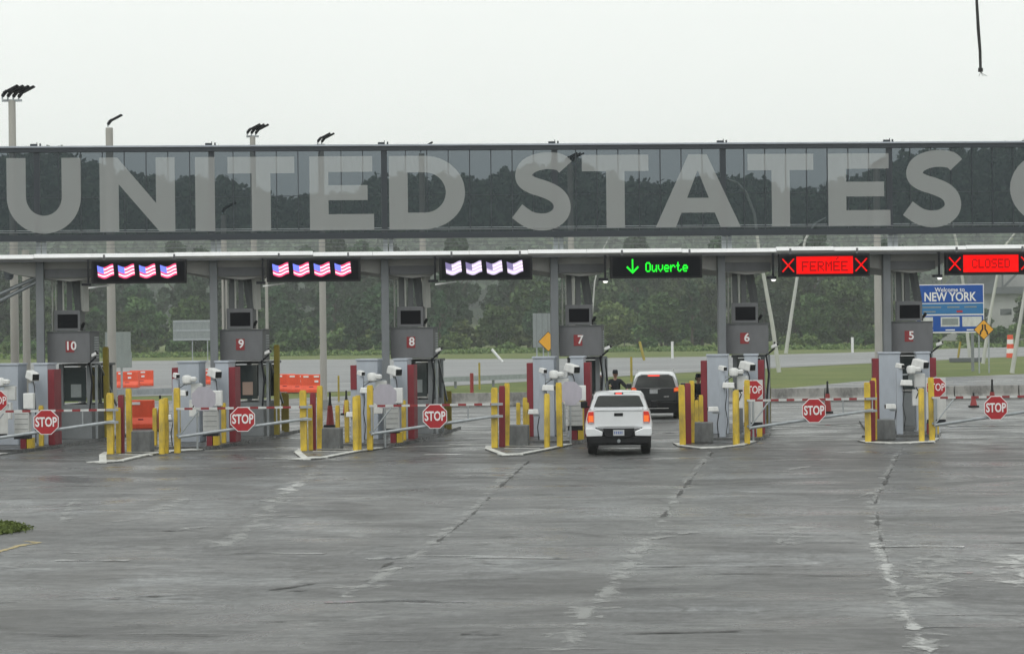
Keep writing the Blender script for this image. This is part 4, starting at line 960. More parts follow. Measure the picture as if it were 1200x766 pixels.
for s in (-1, 1):
    lm = MB().prism([(s * .70, 1.02), (s * .90, 1.06), (s * .915, 1.20), (s * .80, 1.22), (s * .70, 1.16)], .0, .20).build('tail_lamp', 'lampred', sv, bevel=.015)
    MB().box((s * .80, -.006, 1.12), (.15, .01, .11)).build('lit_bulb', 'lamporange', lm)
    MB().bar((s * .70, .45, 1.85), (s * .70, 2.3, 1.87), .04, .035).build('roof_rail', 'chrome', sv)
    mrr = MB(); mrr.box((s * 1.06, 3.2, 1.2), (.2, .12, .2)); mrr.build('door_mirror', 'cargrey', sv, bevel=.03)
    MB()._add([(s * .925, .6, 1.22), (s * .925, 3.2, 1.22), (s * .79, 2.7, 1.60), (s * .79, .65, 1.62)], [(0, 1, 2, 3)]).build('side_window', 'glassdark', sv)
MB().prism([(-.93, .66), (.93, .66), (.95, .45), (.86, .26), (-.86, .26), (-.95, .45)], -.06, .20).build('bumper', 'black', sv, bevel=.03)
MB().box((.05, -.068, .42), (.9, .012, .035)).build('chrome_strip', 'chrome', sv)
MB().box((-.06, .008, 1.05), (.30, .012, .15)).build('number_plate', 'plate', sv)
MB().box((.42, .008, .86), (.2, .01, .03)).build('badge', 'chrome', sv); MB().box((0, .008, 1.155), (.4, .01, .02)).build('badge_strip', 'chrome', sv)
MB().box((0, 2.5, .32), (1.5, 4.4, .2)).build('chassis', 'black', sv)
for x in (-.80, .80): wheel(sv, x, .95, .38, .26); wheel(sv, x, 3.95, .38, .26)

# ---------------------------------------------------------------- people
def skin_obj(name, V, E, Rr, m, parent, root=0, sub=2):
    me = bpy.data.meshes.new(name); me.from_pydata(V, E, []); me.materials.append(M[m])
    o = bpy.data.objects.new(name, me); COL.objects.link(o); o.parent = parent
    sk = o.modifiers.new('skin', 'SKIN'); sk.use_smooth_shade = True
    for i, r in enumerate(Rr):
        r = r if isinstance(r, tuple) else (r, r); me.skin_vertices[0].data[i].radius = r
    me.skin_vertices[0].data[root].use_root = True
    ss = o.modifiers.new('sub', 'SUBSURF'); ss.levels = sub; ss.render_levels = sub; return o
def officer(name, loc, rz, label, la, ra):
    t = thing(name, loc, rz, label=label, cat='person')
    # joints; facing -y. la/ra: elbow and wrist of left (-x) and right (+x)
    V = [(0, 0, .98), (0, 0, 1.18), (0, .0, 1.36), (0, 0, 1.46), (0, -.01, 1.53), (0, -.02, 1.62), (0, -.02, 1.71), (0, -.015, 1.77)]
    Rr = [(.15, .11), (.14, .105), (.15, .11), (.075, .07), (.055, .058), (.075, .09), (.076, .095), (.045, .055)]
    E = [(i, i + 1) for i in range(7)]
    def add(p, r, j): V.append(p); Rr.append(r); E.append((j, len(V) - 1)); return len(V) - 1
    for s, arm in ((-1, la), (1, ra)):
        sh = add((s * .19, 0, 1.42), .065, 2); el = add(arm[0], .045, sh); wr = add(arm[1], .028, el)
        d = (Vector(arm[1]) - Vector(arm[0])).normalized(); pm = Vector(arm[1]) + d * .07; hp = add(tuple(pm), (.022, .036), wr)
        side_ = d.cross(Vector((0, 0, 1))).normalized()
        for k in range(4):
            f0 = pm + side_ * (.03 - .02 * k) + d * .035; f1 = f0 + d * (.035 - .004 * abs(k - 1)) + Vector((0, 0, -.012)); f2 = f1 + d * .02 + Vector((0, 0, -.025))
            a = add(tuple(f0), .0095, hp); b_ = add(tuple(f1), .009, a); add(tuple(f2), .008, b_)
        th0 = Vector(arm[1]) + d * .03 + side_ * .04; a = add(tuple(th0), .010, wr); add(tuple(th0 + d * .035 + side_ * .012), .009, a)
        hip = add((s * .10, 0, .92), (.10, .10), 0); kn = add((s * .12, -.02, .50), (.065, .07), hip); an = add((s * .13, .02, .10), (.042, .045), kn)
        add((s * .14, -.12, .035), (.04, .03), an)
    body = skin_obj('body', V, E, Rr, 'skin', t)
    # shirt
    V2 = [(0, 0, 1.0), (0, 0, 1.2), (0, 0, 1.36), (0, 0, 1.45)]; R2 = [(.17, .13), (.165, .125), (.175, .13), (.09, .085)]; E2 = [(0, 1), (1, 2), (2, 3)]
    for s, arm in ((-1, la), (1, ra)):
        V2.append((s * .19, 0, 1.42)); R2.append(.085); E2.append((2, len(V2) - 1)); V2.append(arm[0]); R2.append(.062); E2.append((len(V2) - 2, len(V2) - 1))
        V2.append(tuple(Vector(arm[0]).lerp(Vector(arm[1]), .9))); R2.append(.042); E2.append((len(V2) - 2, len(V2) - 1))
    skin_obj('shirt', V2, E2, R2, 'uniform', t)
    V3 = [(0, 0, 1.0)]; R3 = [(.165, .125)]; E3 = []
    for s in (-1, 1):
        V3 += [(s * .10, 0, .90), (s * .12, -.02, .50), (s * .13, .02, .12)]; R3 += [(.12, .12), (.085, .09), (.065, .07)]; k = len(V3); E3 += [(0, k - 3), (k - 3, k - 2), (k - 2, k - 1)]
    skin_obj('trousers', V3, E3, R3, 'uniform', t)
    for s in (-1, 1):
        MB().box((s * .14, -.06, .05), (.10, .29, .10)).build('boot', 'boot', t, bevel=.03)
    b = MB(); b.tube([(0, -.01, 1.69), (0, -.01, 1.77), (0, -.01, 1.83)], [.098, .102, .075], 16); b.box((0, -.12, 1.725), (.15, .10, .015)); b.build('cap', 'uniform', t, smooth=True)
    b = MB(); b.tube([(0, .02, 1.60), (0, .03, 1.70)], [.078, .094], 14); b.build('hair', 'hair', t, smooth=True)
    f = MB(); f.tube([(0, -.098, 1.66), (0, -.128, 1.635), (0, -.10, 1.62)], [.008, .015, .01], 8)
    for s in (-1, 1): f.tube([(s * .082, -.01, 1.62), (s * .092, 0, 1.66), (s * .084, 0, 1.69)], [.01, .014, .01], 6)
    f.build('nose_and_ears', 'skin', t, smooth=True)
    f = MB()
    for s in (-1, 1): f.tube([(s * .032, -.099, 1.672), (s * .032, -.108, 1.672)], .010, 8)
    f.build('eyes', 'boot', t); f = MB(); f.box((0, -.103, 1.595), (.045, .01, .009)); f.build('mouth', 'maroon', t)
    v = MB(); v.tube([(0, 0, 1.08), (0, 0, 1.25), (0, 0, 1.40)], [.185, .19, .15], 16); v.v = [(x, y * .82, z) for x, y, z in v.v]; v.build('vest', 'uniform', t, smooth=True)
    b = MB(); b.tube([(0, 0, 1.0), (0, 0, 1.06)], .18, 16); b.v = [(x, y * .8, z) for x, y, z in b.v]; b.build('belt', 'boot', t, smooth=True)
    return t
p1 = at_depth(721, 431, 88.5)
officer('person', (p1.x, p1.y, .10), rad(-12), 'officer in dark uniform and cap standing between booth seven and the grey suv',
        ((-.40, -.02, 1.22), (-.18, -.24, 1.24)), ((.42, -.04, 1.20), (.52, -.24, 1.10)))
p2 = at_depth(818, 437, 84.5)
officer('person', (p2.x, p2.y, .0), rad(50), 'person dressed in black, half hidden beside the left detector pillar of booth six',
        ((-.27, .02, 1.12), (-.22, -.18, .95)), ((.27, .0, 1.12), (.2, -.2, .98)))

# ---------------------------------------------------------------- lamp posts
def flood(parent, x, y, z, s=1.0):
    """flat floodlight tilted up to the right on a short bracket"""
    b = MB(); b.box((x + .26 * s, y, z + .17 * s), (.60 * s, .30, .07 * s), ry=-rad(27)); b.box((x + .03 * s, y, z + .02 * s), (.28 * s, .16, .10 * s), ry=-rad(52)); b.build('lamp_head', 'dark', parent, bevel=.02)
    MB().bar((x - .05 * s, y, z - .18), (x - .05 * s, y, z + .03), .05).build('lamp_bracket', 'galv', parent)
def lamp(px, py_top, depth, heads, label, r=.13):
    base = far_at(px, depth); topz = at_depth(px, py_top, depth).z
    xoff = (at_depth(px, py_top, depth) - at_depth(px, 388, depth))  # keep plumb
    base = Vector((at_depth(px, py_top, depth).x, at_depth(px, py_top, depth).y, 0))
    t = thing('lamp_post', base, yaw, label=label, cat='lamp post', group='tall lamp posts behind the canopy')
    MB().tube([(0, 0, 0), (0, 0, topz)], [r * 1.25, r], 12).build('pole', 'pole', t, smooth=True)
    MB().box((0, 0, .2), (r * 3.4, r * 3.4, .4)).build('footing', 'concrete', t)
    if heads > 1: MB().bar((-.09 * heads, 0, topz), (.09 * heads, 0, topz), .08).build('cross_bar', 'galv', t)
    for k in range(heads): flood(t, (k - (heads - 1) / 2) * .17, (k - (heads - 1) / 2) * .12, topz + .22)
    return t
lamp(14, 118, 86, 4, 'tall pale lamp post with four floodlights near the left edge')
lamp(128, 150, 97, 1, 'tall pale lamp post with a single floodlight, second from the left', .15)
lamp(296, 160, 104, 3, 'pale lamp post with three floodlights rising behind the letter T of UNITED', .12)
lamp(376, 170, 108, 2, 'pale lamp post rising behind the letter E of UNITED', .13)
lamp(494, 180, 111, 1, 'pale lamp post seen through the glass behind the letter D')
lamp(668, 192, 116, 3, 'lamp post with drooping floodlights seen through the glass right of the first S')
lamp(1027, 198, 120, 3, 'thick pale lamp post with three floodlights left of column five', .16)
lamp(262, 252, 100, 1, 'short lamp post seen through the glass right of the letter I', .11)
for px, lab, d in ((31, 'plain pale pole close right of the leftmost lamp post', 88), (-4, 'pale pole at the left edge behind the canopy', 120), (313, 'thin pale pole standing right of booth nine', 118), (93, 'thin grey pole standing behind the booth ten canopy', 110)):
    b = at_depth(px, 388, d); MB().tube([(0, 0, 0), (0, 0, 6.6 if d != 118 else 7.5)], [.15 if d == 88 else .09, .13 if d == 88 else .07], 12).build('pole', 'pole', None, (b.x, b.y, 0), smooth=True, label=lab, cat='pole')
# curved davit lamps farther off
def davit(pix, base_y, label, r=.17):
    """pole leaning to the side with a curved arm; pix is its line, all in one upright plane at the base's distance"""
    g = ground_at(pix[0][0], base_y); dep = (g - CV).dot(Fv)
    pts = [at_depth(x, y, dep) for x, y in pix]; pts[0] = g
    t = thing('curved_lamp', g, 0, label=label, cat='lamp post', group='leaning curved lamp posts by the highway')
    n_ = len(pts); MB().tube([p - g for p in pts], [r * (1 - .6 * i / (n_ - 1)) for i in range(n_)], 10).build('pole', 'paleduct', t, smooth=True)
    e = pts[-1] - g; d = (pts[-1] - pts[-2]).normalized()
    MB().bar(tuple(e), tuple(e + d * .8), .28, .14).build('lamp_head', 'galv', t)
davit([(913, 431), (905, 380), (897, 335), (889, 290), (884, 250), (874, 225), (864, 214), (852, 210)], 436, 'leaning curved lamp post, left of the two right of booth six')
davit([(921, 413), (928, 365), (935, 320), (944, 280), (955, 262), (968, 255)], 414, 'curved lamp post leaning right, right of the two beside booth six', .26)
davit([(1137, 424), (1134, 395), (1130, 340), (1122, 290), (1112, 245), (1104, 226), (1094, 218)], 424, 'curved lamp post standing just right of the blue sign')
davit([(1152, 425), (1160, 370), (1170, 315), (1180, 285), (1192, 270)], 426, 'curved lamp post leaning right behind the amber diamond sign')
davit([(1186, 436), (1194, 385), (1204, 325), (1214, 270)], 437, 'curved lamp post at the right edge leaning right')
davit([(690, 425), (693, 380), (697, 330), (705, 295), (713, 280)], 428, 'thin curved lamp post just right of booth seven', .10)

# ---------------------------------------------------------------- signs behind
def up(px, py_base, w_px, y0, y1, name, label, m, frame=None, posts=(0,), cat='road sign', post_m='galv'):
    g = ground_at(px, py_base); dep = (g - CV).dot(Fv); s = F_PX / dep; hz = g - CV
    zt = at_depth(px, y0, dep).z; zb = at_depth(px, y1, dep).z; w = w_px / s
    t = thing(name, g, yaw, label=label, cat=cat)
    MB().box((0, 0, (zt + zb) / 2), (w, .06, zt - zb)).build('sign_panel', m, t, bevel=.02)
    for k, p in enumerate(posts): MB().bar((p * w, .09, 0), (p * w, .09, zt), .11).build('post', post_m, t)
    return t, w, zt, zb, s
t, w, zt, zb, s = up(226.5, 424, 47, 375, 399, 'sign_back', 'back of a wide grey road sign with bars, left of booth nine', 'signback', posts=(-.02, .36))
b = MB()
for z in (.95, .5, .06): b.box((0, -.06, zb + (zt - zb) * z), (w * .98, .05, .22))
b.build('crossbar', 'galv', t)
t, w, zt, zb, s = up(139, 462, 30, 389, 415, 'sign_back', 'back of a grey rectangular sign right of booth ten', 'signback', posts=(.12,))
MB().box((.05, -.05, zt - 1.62), (1.5, .05, .9)).build('lower_panel', 'signback', t)
t, w, zt, zb, s = up(636, 435, 22, 367, 407, 'sign_back', 'back of an upright grey sign with bars, left of booth seven', 'signback', posts=(-.3, .05))
b = MB()
for x in (-.3, 0, .3): b.box((x * w, -.04, (zt + zb) / 2), (.08, .04, zt - zb))
b.build('upright_bar', 'steel', t)
def diamond(px, cy, r_px, base_y, label, narrow=True):
    g = ground_at(px, base_y); dep = (g - CV).dot(Fv); s = F_PX / dep; z = at_depth(px, cy, dep).z; r = r_px / s
    t = thing('warning_sign', g, yaw, label=label, cat='warning sign')
    MB().prism([(0, z - r), (r, z), (0, z + r), (-r, z)], -.02, .0).build('sign_border', 'black', t)
    MB().prism([(0, z - r * .93), (r * .93, z), (0, z + r * .93), (-r * .93, z)], -.026, -.021).build('sign_face', 'ambersign', t)
    for x in ((-.35, .35) if narrow else (0,)): MB().bar((x, .04, 0), (x, .04, z), .09).build('post', 'galv', t)
    if narrow:
        b = MB(); b.tube([(-.36 * r, -.03, z - .5 * r), (-.30 * r, -.03, z - .2 * r), (-.12 * r, -.03, z + .05 * r), (-.12 * r, -.03, z + .5 * r)], [.08 * r] * 4, 8)
        b.tube([(.36 * r, -.03, z - .5 * r), (.30 * r, -.03, z - .2 * r), (.12 * r, -.03, z + .05 * r), (.12 * r, -.03, z + .5 * r)], [.08 * r] * 4, 8); b.v = [(x, -.03 + (y + .03) * .08, zz) for x, y, zz in b.v]; b.build('lane_symbol', 'black', t)
    return t
diamond(1153.5, 386, 12, 437, 'amber diamond warning sign showing two narrowing black lines')
diamond(643, 400, 12, 442, 'plain amber diamond warning sign partly hidden behind column seven', False)
# the blue welcome sign
g = ground_at(1114, 435); dep = (g - CV).dot(Fv); s = F_PX / dep
t = thing('welcome_sign', g, yaw, label='large blue welcome sign reading NEW YORK right of booth five', cat='welcome sign')
zt = at_depth(1114, 333, dep).z; zb = at_depth(1114, 390, dep).z; w = 80 / s; H_ = zt - zb; yy = -.05
MB().box((0, 0, (zt + zb) / 2), (w, .08, H_)).build('sign_border', 'signwhite', t)
e = .07
MB().box((0, yy, zt - H_ * .19 - e / 2), (w - 2 * e, .02, H_ * .38 - e)).build('top_panel', 'blue', t)
MB().box((0, yy, zt - H_ * .505), (w - 2 * e, .02, H_ * .21)).build('middle_panel', 'lightblue', t)
MB().box((0, yy, zb + H_ * .185 + e / 2), (w - 2 * e, .02, H_ * .35 - e)).build('bottom_panel', 'blue', t)
text('Welcome to', .46, 'signwhite', t, (-.0, yy - .02, zt - H_ * .115), sx=.95, bold=.006); text('NEW YORK', .92, 'signwhite', t, (.0, yy - .02, zt - H_ * .265), sx=.80, bold=.02)
b = MB(); 
for x, z, ww in ((-.28, .47, .5), (.05, .47, .3), (.3, .47, .3), (-.3, .56, .3)): b.box((x * w, yy - .013, zt - H_ * z), (ww * w * .6, .006, .10))
b.build('small_print', 'signback', t)
MB().box((.14 * w, yy - .014, zt - H_ * .56), (.45, .006, .16)).build('red_mark', 'stop', t)
b = MB(); b.box((-.34 * w, yy - .013, zb + H_ * .23), (.9, .006, .72)); b.box((.0, yy - .013, zb + H_ * .23), (1.4, .006, .72)); b.box((.32 * w, yy - .013, zb + H_ * .23), (1.45, .006, .74)); b.build('picture_panel', 'offwhite', t)
b = MB(); b.box((0, yy - .017, zb + H_ * .23), (1.2, .004, .5)); b.build('picture', 'signback', t)
b = MB()
for x, ww in ((-.3, .5), (.0, .7), (.32, .8)): b.box((x * w, yy - .013, zb + H_ * .06), (ww, .006, .09))
b.build('caption', 'signwhite', t)
for x in (-.3, .33): MB().bar((x * w, .12, 0), (x * w, .12, zt), .2).build('post', 'steel', t)

# ---------------------------------------------------------------- barriers, cones, markers
def jersey(name, L, h, m, loc, rz, label, group, cat='barrier', wb=.55):
    b = MB(); pr_ = [(-wb / 2, 0), (wb / 2, 0), (wb / 2, .08), (wb * .28, h * .38), (wb * .16, h), (-wb * .16, h), (-wb * .28, h * .38), (-wb / 2, .08)]
    b.prism(pr_, -L / 2, L / 2); b.v = [(y, -x, z) for x, y, z in b.v]
    o = b.build(name, m, None, loc, rz, bevel=.02, label=label, cat=cat, group=group); return o
ORD = ['first', 'second', 'third', 'fourth', 'fifth', 'sixth', 'seventh', 'eighth', 'ninth', 'tenth', 'eleventh', 'twelfth', 'thirteenth', 'fourteenth', 'fifteenth', 'sixteenth', 'seventeenth', 'eighteenth', 'nineteenth', 'twentieth']
def concrete_row():
    first = None; px = 345; i = 0
    names = ['right of booth nine', 'left of booth eight', 'behind booth eight', 'right of booth eight', 'middle left of booth seven', 'left of booth seven', 'behind booth seven', 'right of the officer', 'behind the suv', 'left of booth six', 'behind booth six', 'right of booth six', 'middle between booths six and five', 'left of booth five', 'behind booth five', 'right of booth five', 'below the blue sign', 'near the right edge', 'at the right edge', 'past the right edge']
    a = ground_at(500, 477); b = ground_at(1230, 466); d = (b - a); L = 3.0; n = int(d.length / (L + .06)); u = d.normalized(); ang = math.atan2(u.y, u.x)
    for i in range(-1, n + 1):
        p = a + u * ((L + .06) * (i + .5))
        o = jersey('concrete_barrier', L, .62, 'stonegrey', p, ang + random.uniform(-.01, .01), f'stained concrete barrier, {ORD[i + 1]} from the left in the row behind the booths', 'concrete barriers behind the booths')
concrete_row()
def cone(px, py, lab, h=1.15):
    g = ground_at(px, py); t = thing('channelizer_cone', g, 0, label=lab, cat='traffic cone', group='tall thin traffic cones')
    MB().box((0, 0, .04), (.42, .42, .08)).build('cone_base', 'black', t)
    b = MB(); b.tube([(0, 0, .08), (0, 0, h * .62)], [.15, .085], 12); b.build('cone_body', 'cone', t, smooth=True)
    b = MB(); b.tube([(0, 0, h * .62), (0, 0, h * .72), (0, 0, h * .95)], [.07, .05, .035], 10); b.tube([(0, 0, h * .95), (0, 0, h * 1.02)], [.05, .03], 10); b.build('cone_top', 'black', t, smooth=True)
for px, py, lab in ((970, 484, 'tall maroon cone with black top between booths six and five'), (1163, 482, 'tall maroon cone with black top behind the rightmost gate'), (387, 500, 'tall maroon cone behind the thin bollards left of booth eight'), (188, 505, 'tall maroon cone behind the stout bollard left of booth nine'),
                    (1141, 477, 'short maroon cone left of the one behind the rightmost gate')): cone(px, py, lab, 1.25 if px != 1141 else .6)
g = ground_at(406, 486); cone(406, 486, 'slim orange cone left of the left pillar of booth eight', 1.0)
def water_barrier(px, py, L, ang, lab, h=1.0, n=1):
    g = ground_at(px, py); t = thing('orange_barrier', g, yaw + ang, label=lab, cat='barrier', group='orange plastic barriers')
    b = MB(); b.prism([(-.28, 0), (.28, 0), (.28, .18), (.14, .42), (.12, h), (-.12, h), (-.14, .42), (-.28, .18)], -L / 2, L / 2); b.v = [(y, -x, z) for x, y, z in b.v]; b.build('barrier_body', 'orange', t, bevel=.03)
    b = MB()
    for k in range(int(L / .6)):
        x = -L / 2 + .3 + k * .6; b.box((x, -.135, h - .12), (.3, .03, .10)); 
        if k % 2: b.box((x, -.15, h * .62), (.22, .05, .12))
    b.build('white_marks', 'signwhite', t)
    b = MB(); b.box((0, -.16, h * .3), (L * .2, .08, .10)); b.build('fork_slot', 'maroon', t)
for px, py, L, a, lab in ((166, 452, 1.6, .1, 'orange plastic barrier right of booth ten, beside the sign back'), (150, 454, 1.5, -.1, 'orange plastic barrier half hidden behind the sign back by booth ten'),
                          (166, 502, .95, .0, 'orange plastic barrier close behind the stone block of booth nine'), (243, 450, 1.7, .1, 'orange plastic barrier left of booth nine'), (229, 452, 1.0, .0, 'short orange barrier at the left pillar of booth nine'),
                          (334, 459, 1.2, .05, 'orange plastic barrier right of booth nine, left of three'), (349, 459.5, 1.2, -.03, 'orange plastic barrier right of booth nine, middle of three'), (365, 460, 1.2, .04, 'orange plastic barrier right of booth nine, right of three')):
    water_barrier(px, py, L, a, lab, 1.05)
def marker(px, y0, y1, m, lab, w=.12, lean=0):
    g = ground_at(px, y1); dep = (g - CV).dot(Fv); h = (y1 - y0) * dep / F_PX
    MB().tube([(0, 0, 0), (lean, 0, h)], w / 2, 8).build('marker_post', m, None, g, smooth=True, label=lab, cat='marker post')
marker(788, 400, 420, 'white', 'white marker post in the verge above the suv', .3); marker(999, 395, 413, 'white', 'white marker post in the verge left of column five', .36)
marker(589, 409, 424, 'white', 'white leaning marker post left of booth seven', .3, -1.2); marker(755, 400, 422, 'olive', 'yellow thin marker post right of the officer, beyond the road', .3, -.5)
marker(562, 425, 456, 'olive', 'thin yellow marker post beside the road right of booth eight', .12); marker(553, 437, 460, 'cone', 'short orange marker post in the grass right of booth eight', .2)
marker(740, 418, 447, 'olive', 'thin yellow marker post behind the suv', .16); marker(1122, 400, 424, 'olive', 'thin yellow marker post below the blue sign', .2, .3)
marker(397, 440, 470, 'olive', 'thin yellow marker post left of booth eight', .1)
g = ground_at(1184, 419); t = thing('traffic_drum', g, 0, label='orange and white striped traffic drum beside the far road at the right', cat='traffic drum')
b = MB()
for k in range(5): b.m = k % 2; b.tube([(0, 0, k * .48), (0, 0, k * .48 + .48)], [.42 - k * .025, .42 - (k + 1) * .025], 14)
b.build('drum', ['orange', 'signwhite'], t, smooth=True)
# guard rail on the near edge of the highway, left and middle
def guardrail(pa, pb, label):
    a = ground_at(*pa); b = ground_at(*pb); d = b - a; t = thing('guard_rail', a, math.atan2(d.y, d.x), label=label, cat='guard rail'); L = d.length
    MB().box((L / 2, 0, .55), (L, .06, .30)).build('rail', 'galv', t)
    k = 0
    while k < L: MB().box((k, .08, .33), (.12, .12, .66)).build('post', 'steel', t); k += 4.0
guardrail((440, 459), (650, 449.5), 'grey guard rail along the highway edge right of booth eight'); guardrail((-30, 478), (250, 469), 'grey guard rail behind booth ten at the left')
guardrail((0, 452), (45, 450), 'short grey guard rail at the left edge behind the poles')
# manhole / drain cover right
o = MB(); g = ground_at(1133, 424); o.box((0, 0, .2), (3.2, 1.5, .4)).build('drain_cover', 'darkroof', None, g, bevel=.05, label='low dark drain cover in the grass under the blue sign', cat='drain cover')

# ---------------------------------------------------------------- industrial building at the right
g = at_depth(1165, 385, 560); g.z = 0
t = thing('warehouse', g, yaw - .05, label='pale clad industrial building with dark trussed upper storey at the right', cat='building')
MB().box((8, 6, 5.5), (46, 22, 11)).build('wall', 'warehouse', t)
MB().box((8, 5, 11.5), (47, 24, 1.6)).build('floor_band', 'darkroof', t)
MB().box((12, 8, 15.5), (30, 16, 7)).build('upper_storey', 'warehouse', t)
b = MB()
for k in range(7): b.bar((-13 + k * 7, -7, 12), (-13 + (k + 1) * 7, -7, 19), .5); b.bar((-13 + k * 7, -7, 12), (-13 + k * 7, -7, 19), .4)
b.bar((-13, -7, 19), (36, -7, 19), .6); b.build('truss', 'darkroof', t)
MB().box((-3, -2, 15), (5.5, 8, 8)).build('silo_shaft', 'darkroof', t)
b = MB()
for k in range(9): b.box((-13 + k * 5, -5.04, 6.5), (2.6, .06, 1.4))
b.build('window', 'boothglass', t)
MB().box((12, 8, 19.3), (31, 17, .6)).build('roof', 'darkroof', t)

# ---------------------------------------------------------------- hanging cable, top right
a = at_depth(1144.5, -60, 58); t = thing('hanging_cable', a, 0, label='dark cable hanging down with a frayed end at the top right', cat='cable')
pts = [at_depth(1143.5, -60, 58), at_depth(1144.5, 0, 58), at_depth(1146.5, 35, 58), at_depth(1148.5, 60, 58), at_depth(1149, 80, 58)]
MB().tube([p - a for p in pts], [.030, .034, .040, .036, .034], 10).build('cable_sleeve', 'cable', t, smooth=True)
e = at_depth(1149, 80, 58) - a; MB().tube([e, e + Vector((0, 0, -.09))], .06, 10).build('end_clamp', 'cable', t)
b = MB()
for dx in (-.02, .03, .07): b.tube([e + Vector((0, 0, -.09)), e + Vector((dx, 0, -.15)), e + Vector((dx * 2.2, 0, -.2))], .006, 5)
b.build('frayed_strand', 'cable', t)

# ---------------------------------------------------------------- trees
def leaf_quads(centres, sizes):
    n = len(centres); a = rng.normal(size=(n, 3)); a /= np.linalg.norm(a, axis=1)[:, None]
    b = np.cross(a, rng.normal(size=(n, 3))); b /= np.linalg.norm(b, axis=1)[:, None]
    s = sizes[:, None]; a = a * s; b = b * s * .7
    V = np.stack([centres - a - b, centres + a - b, centres + a + b, centres - a + b], 1).reshape(-1, 3)
    return V, np.arange(4 * n).reshape(-1, 4)
def crown(h, w, nclump, nleaf, ls, shape='round'):
    C_ = []; Sz = []
    for k in range(nclump):
        t_ = rng.uniform(.0, 1) ** .8; zz = h * (.16 + .80 * t_)
        rr = w / 2 * (math.sin(math.pi * min(1, .12 + .80 * t_)) ** .7 if shape == 'round' else (1 - t_) ** .75 + .06)
        th_ = rng.uniform(0, 6.283); q = rr * math.sqrt(rng.uniform(.12, 1)); c = np.array([q * math.cos(th_), q * math.sin(th_), zz])
        cr = w * rng.uniform(.10, .19) * (.75 if shape != 'round' else 1)
        p = rng.normal(size=(nleaf, 3)); p /= np.linalg.norm(p, axis=1)[:, None]; p *= (rng.uniform(.35, 1, size=(nleaf, 1)) ** .5) * cr; p[:, 2] *= .75
        C_.append(c + p); Sz.append(rng.uniform(.6, 1.3, nleaf) * ls)
    return leaf_quads(np.concatenate(C_), np.concatenate(Sz))
def tree_proto(h, w, nc, nl, ls, leaf, shape='round'):
    t = thing('tree'); b = MB(); r = h * .018
    b.tube([(0, 0, 0), (.1, 0, h * .3), (-.05, .1, h * .6), (0, 0, h * .86)], [r * 1.3, r, r * .6, r * .15], 8)
    for k in range(6):
        th_ = k * 1.05 + random.random(); z = h * (.25 + .09 * k); q = w * .34
        b.tube([(0, 0, z), (q * .5 * math.cos(th_), q * .5 * math.sin(th_), z + h * .07), (q * math.cos(th_), q * math.sin(th_), z + h * .16)], [r * .5, r * .3, r * .1], 6)
    b.build('trunk', 'bark', t, smooth=True)
    V, F = crown(h, w, nc, nl, ls, shape); np_mesh('crown', V, F, leaf, t); return t
KIND = {
    'dark': [tree_proto(14, 9, 42, 90, .34, 'leafdark'), tree_proto(16, 8, 44, 90, .34, 'leafdark', 'cone')],
    'mid': [tree_proto(13, 10, 46, 90, .34, 'leafmid'), tree_proto(12, 8.5, 38, 90, .32, 'leafmid')],
    'light': [tree_proto(11, 9, 40, 90, .32, 'leaflight'), tree_proto(8, 7.5, 32, 90, .30, 'leaflight')],
    'bush': [tree_proto(3.6, 5.5, 22, 80, .26, 'leafmid'), tree_proto(2.6, 4.5, 18, 80, .24, 'leaflight')]}
used = {}
zone = ['behind the left edge poles', 'behind booth ten', 'between booths ten and nine', 'behind booth nine', 'between booths nine and eight', 'behind booth eight', 'between booths eight and seven', 'behind booth seven', 'above the white pickup', 'above the grey suv', 'behind booth six', 'right of booth six', 'between booths six and five', 'behind booth five', 'behind the blue sign', 'at the right edge']
tone = {'dark': 'dark green', 'mid': 'mid green', 'light': 'yellow green', 'bush': 'low green'}
cnt = {}
def put_tree(kind, px, depth, sc, i):
    k = random.randrange(2); pr_ = KIND[kind][k]; base = far_at(px, depth, -.05)
    o = pr_ if (kind, k) not in used else dup(pr_); used[(kind, k)] = 1
    o.location = base; s = sc * random.uniform(.72, 1.18); o.scale = (s * random.uniform(.92, 1.1), s * random.uniform(.92, 1.1), s); o.rotation_euler.z = random.uniform(0, 6.28)
    o.name = 'bush' if kind == 'bush' else 'tree'
    z = zone[min(15, max(0, int(px / 75)))]; row = {0: 'front row', 1: 'second row', 2: 'third row', 3: 'verge', 4: 'back row', 5: 'wood'}[i]
    key = (kind, z, row); cnt.setdefault(key, []).append((px, o))
rows = [(412, 0, 22), (440, 1, 22), (486, 2, 26), (540, 4, 24)]
for dep, i, n in rows:
    for k in range(n):
        px = -60 + (k + .5 + random.uniform(-.35, .35)) * 1340 / n
        if px < 190: kd = random.choice(['dark', 'mid', 'mid'])
        elif px < 560: kd = random.choice(['dark', 'dark', 'mid'])
        elif px < 1060: kd = random.choice(['mid', 'mid', 'light', 'dark'])
        else: kd = random.choice(['light', 'mid'])
        if i in (2, 4): kd = random.choice(['dark', 'mid']) if px > 640 else 'dark'
        sc = {0: .80, 1: 1.05, 2: 1.38, 4: 1.45}[i]
        if px > 1075: sc *= {0: .30, 1: .42, 2: .5, 4: .5}[i] if px > 1090 else .6
        if 560 < px < 720: sc *= .86
        put_tree(kd, px, dep + random.uniform(-7, 7), sc, i)
for k in range(24):
    px = -40 + (k + .5 + random.uniform(-.4, .4)) * 1300 / 24
    put_tree('bush', px, 392 + random.uniform(-12, 8), random.uniform(.6, 1.25), 3)
for k in range(30):
    px = -40 + (k + .5 + random.uniform(-.4, .4)) * 1130 / 30
    put_tree('bush', px, 432 + random.uniform(-8, 30), random.uniform(1.3, 2.1), 5)
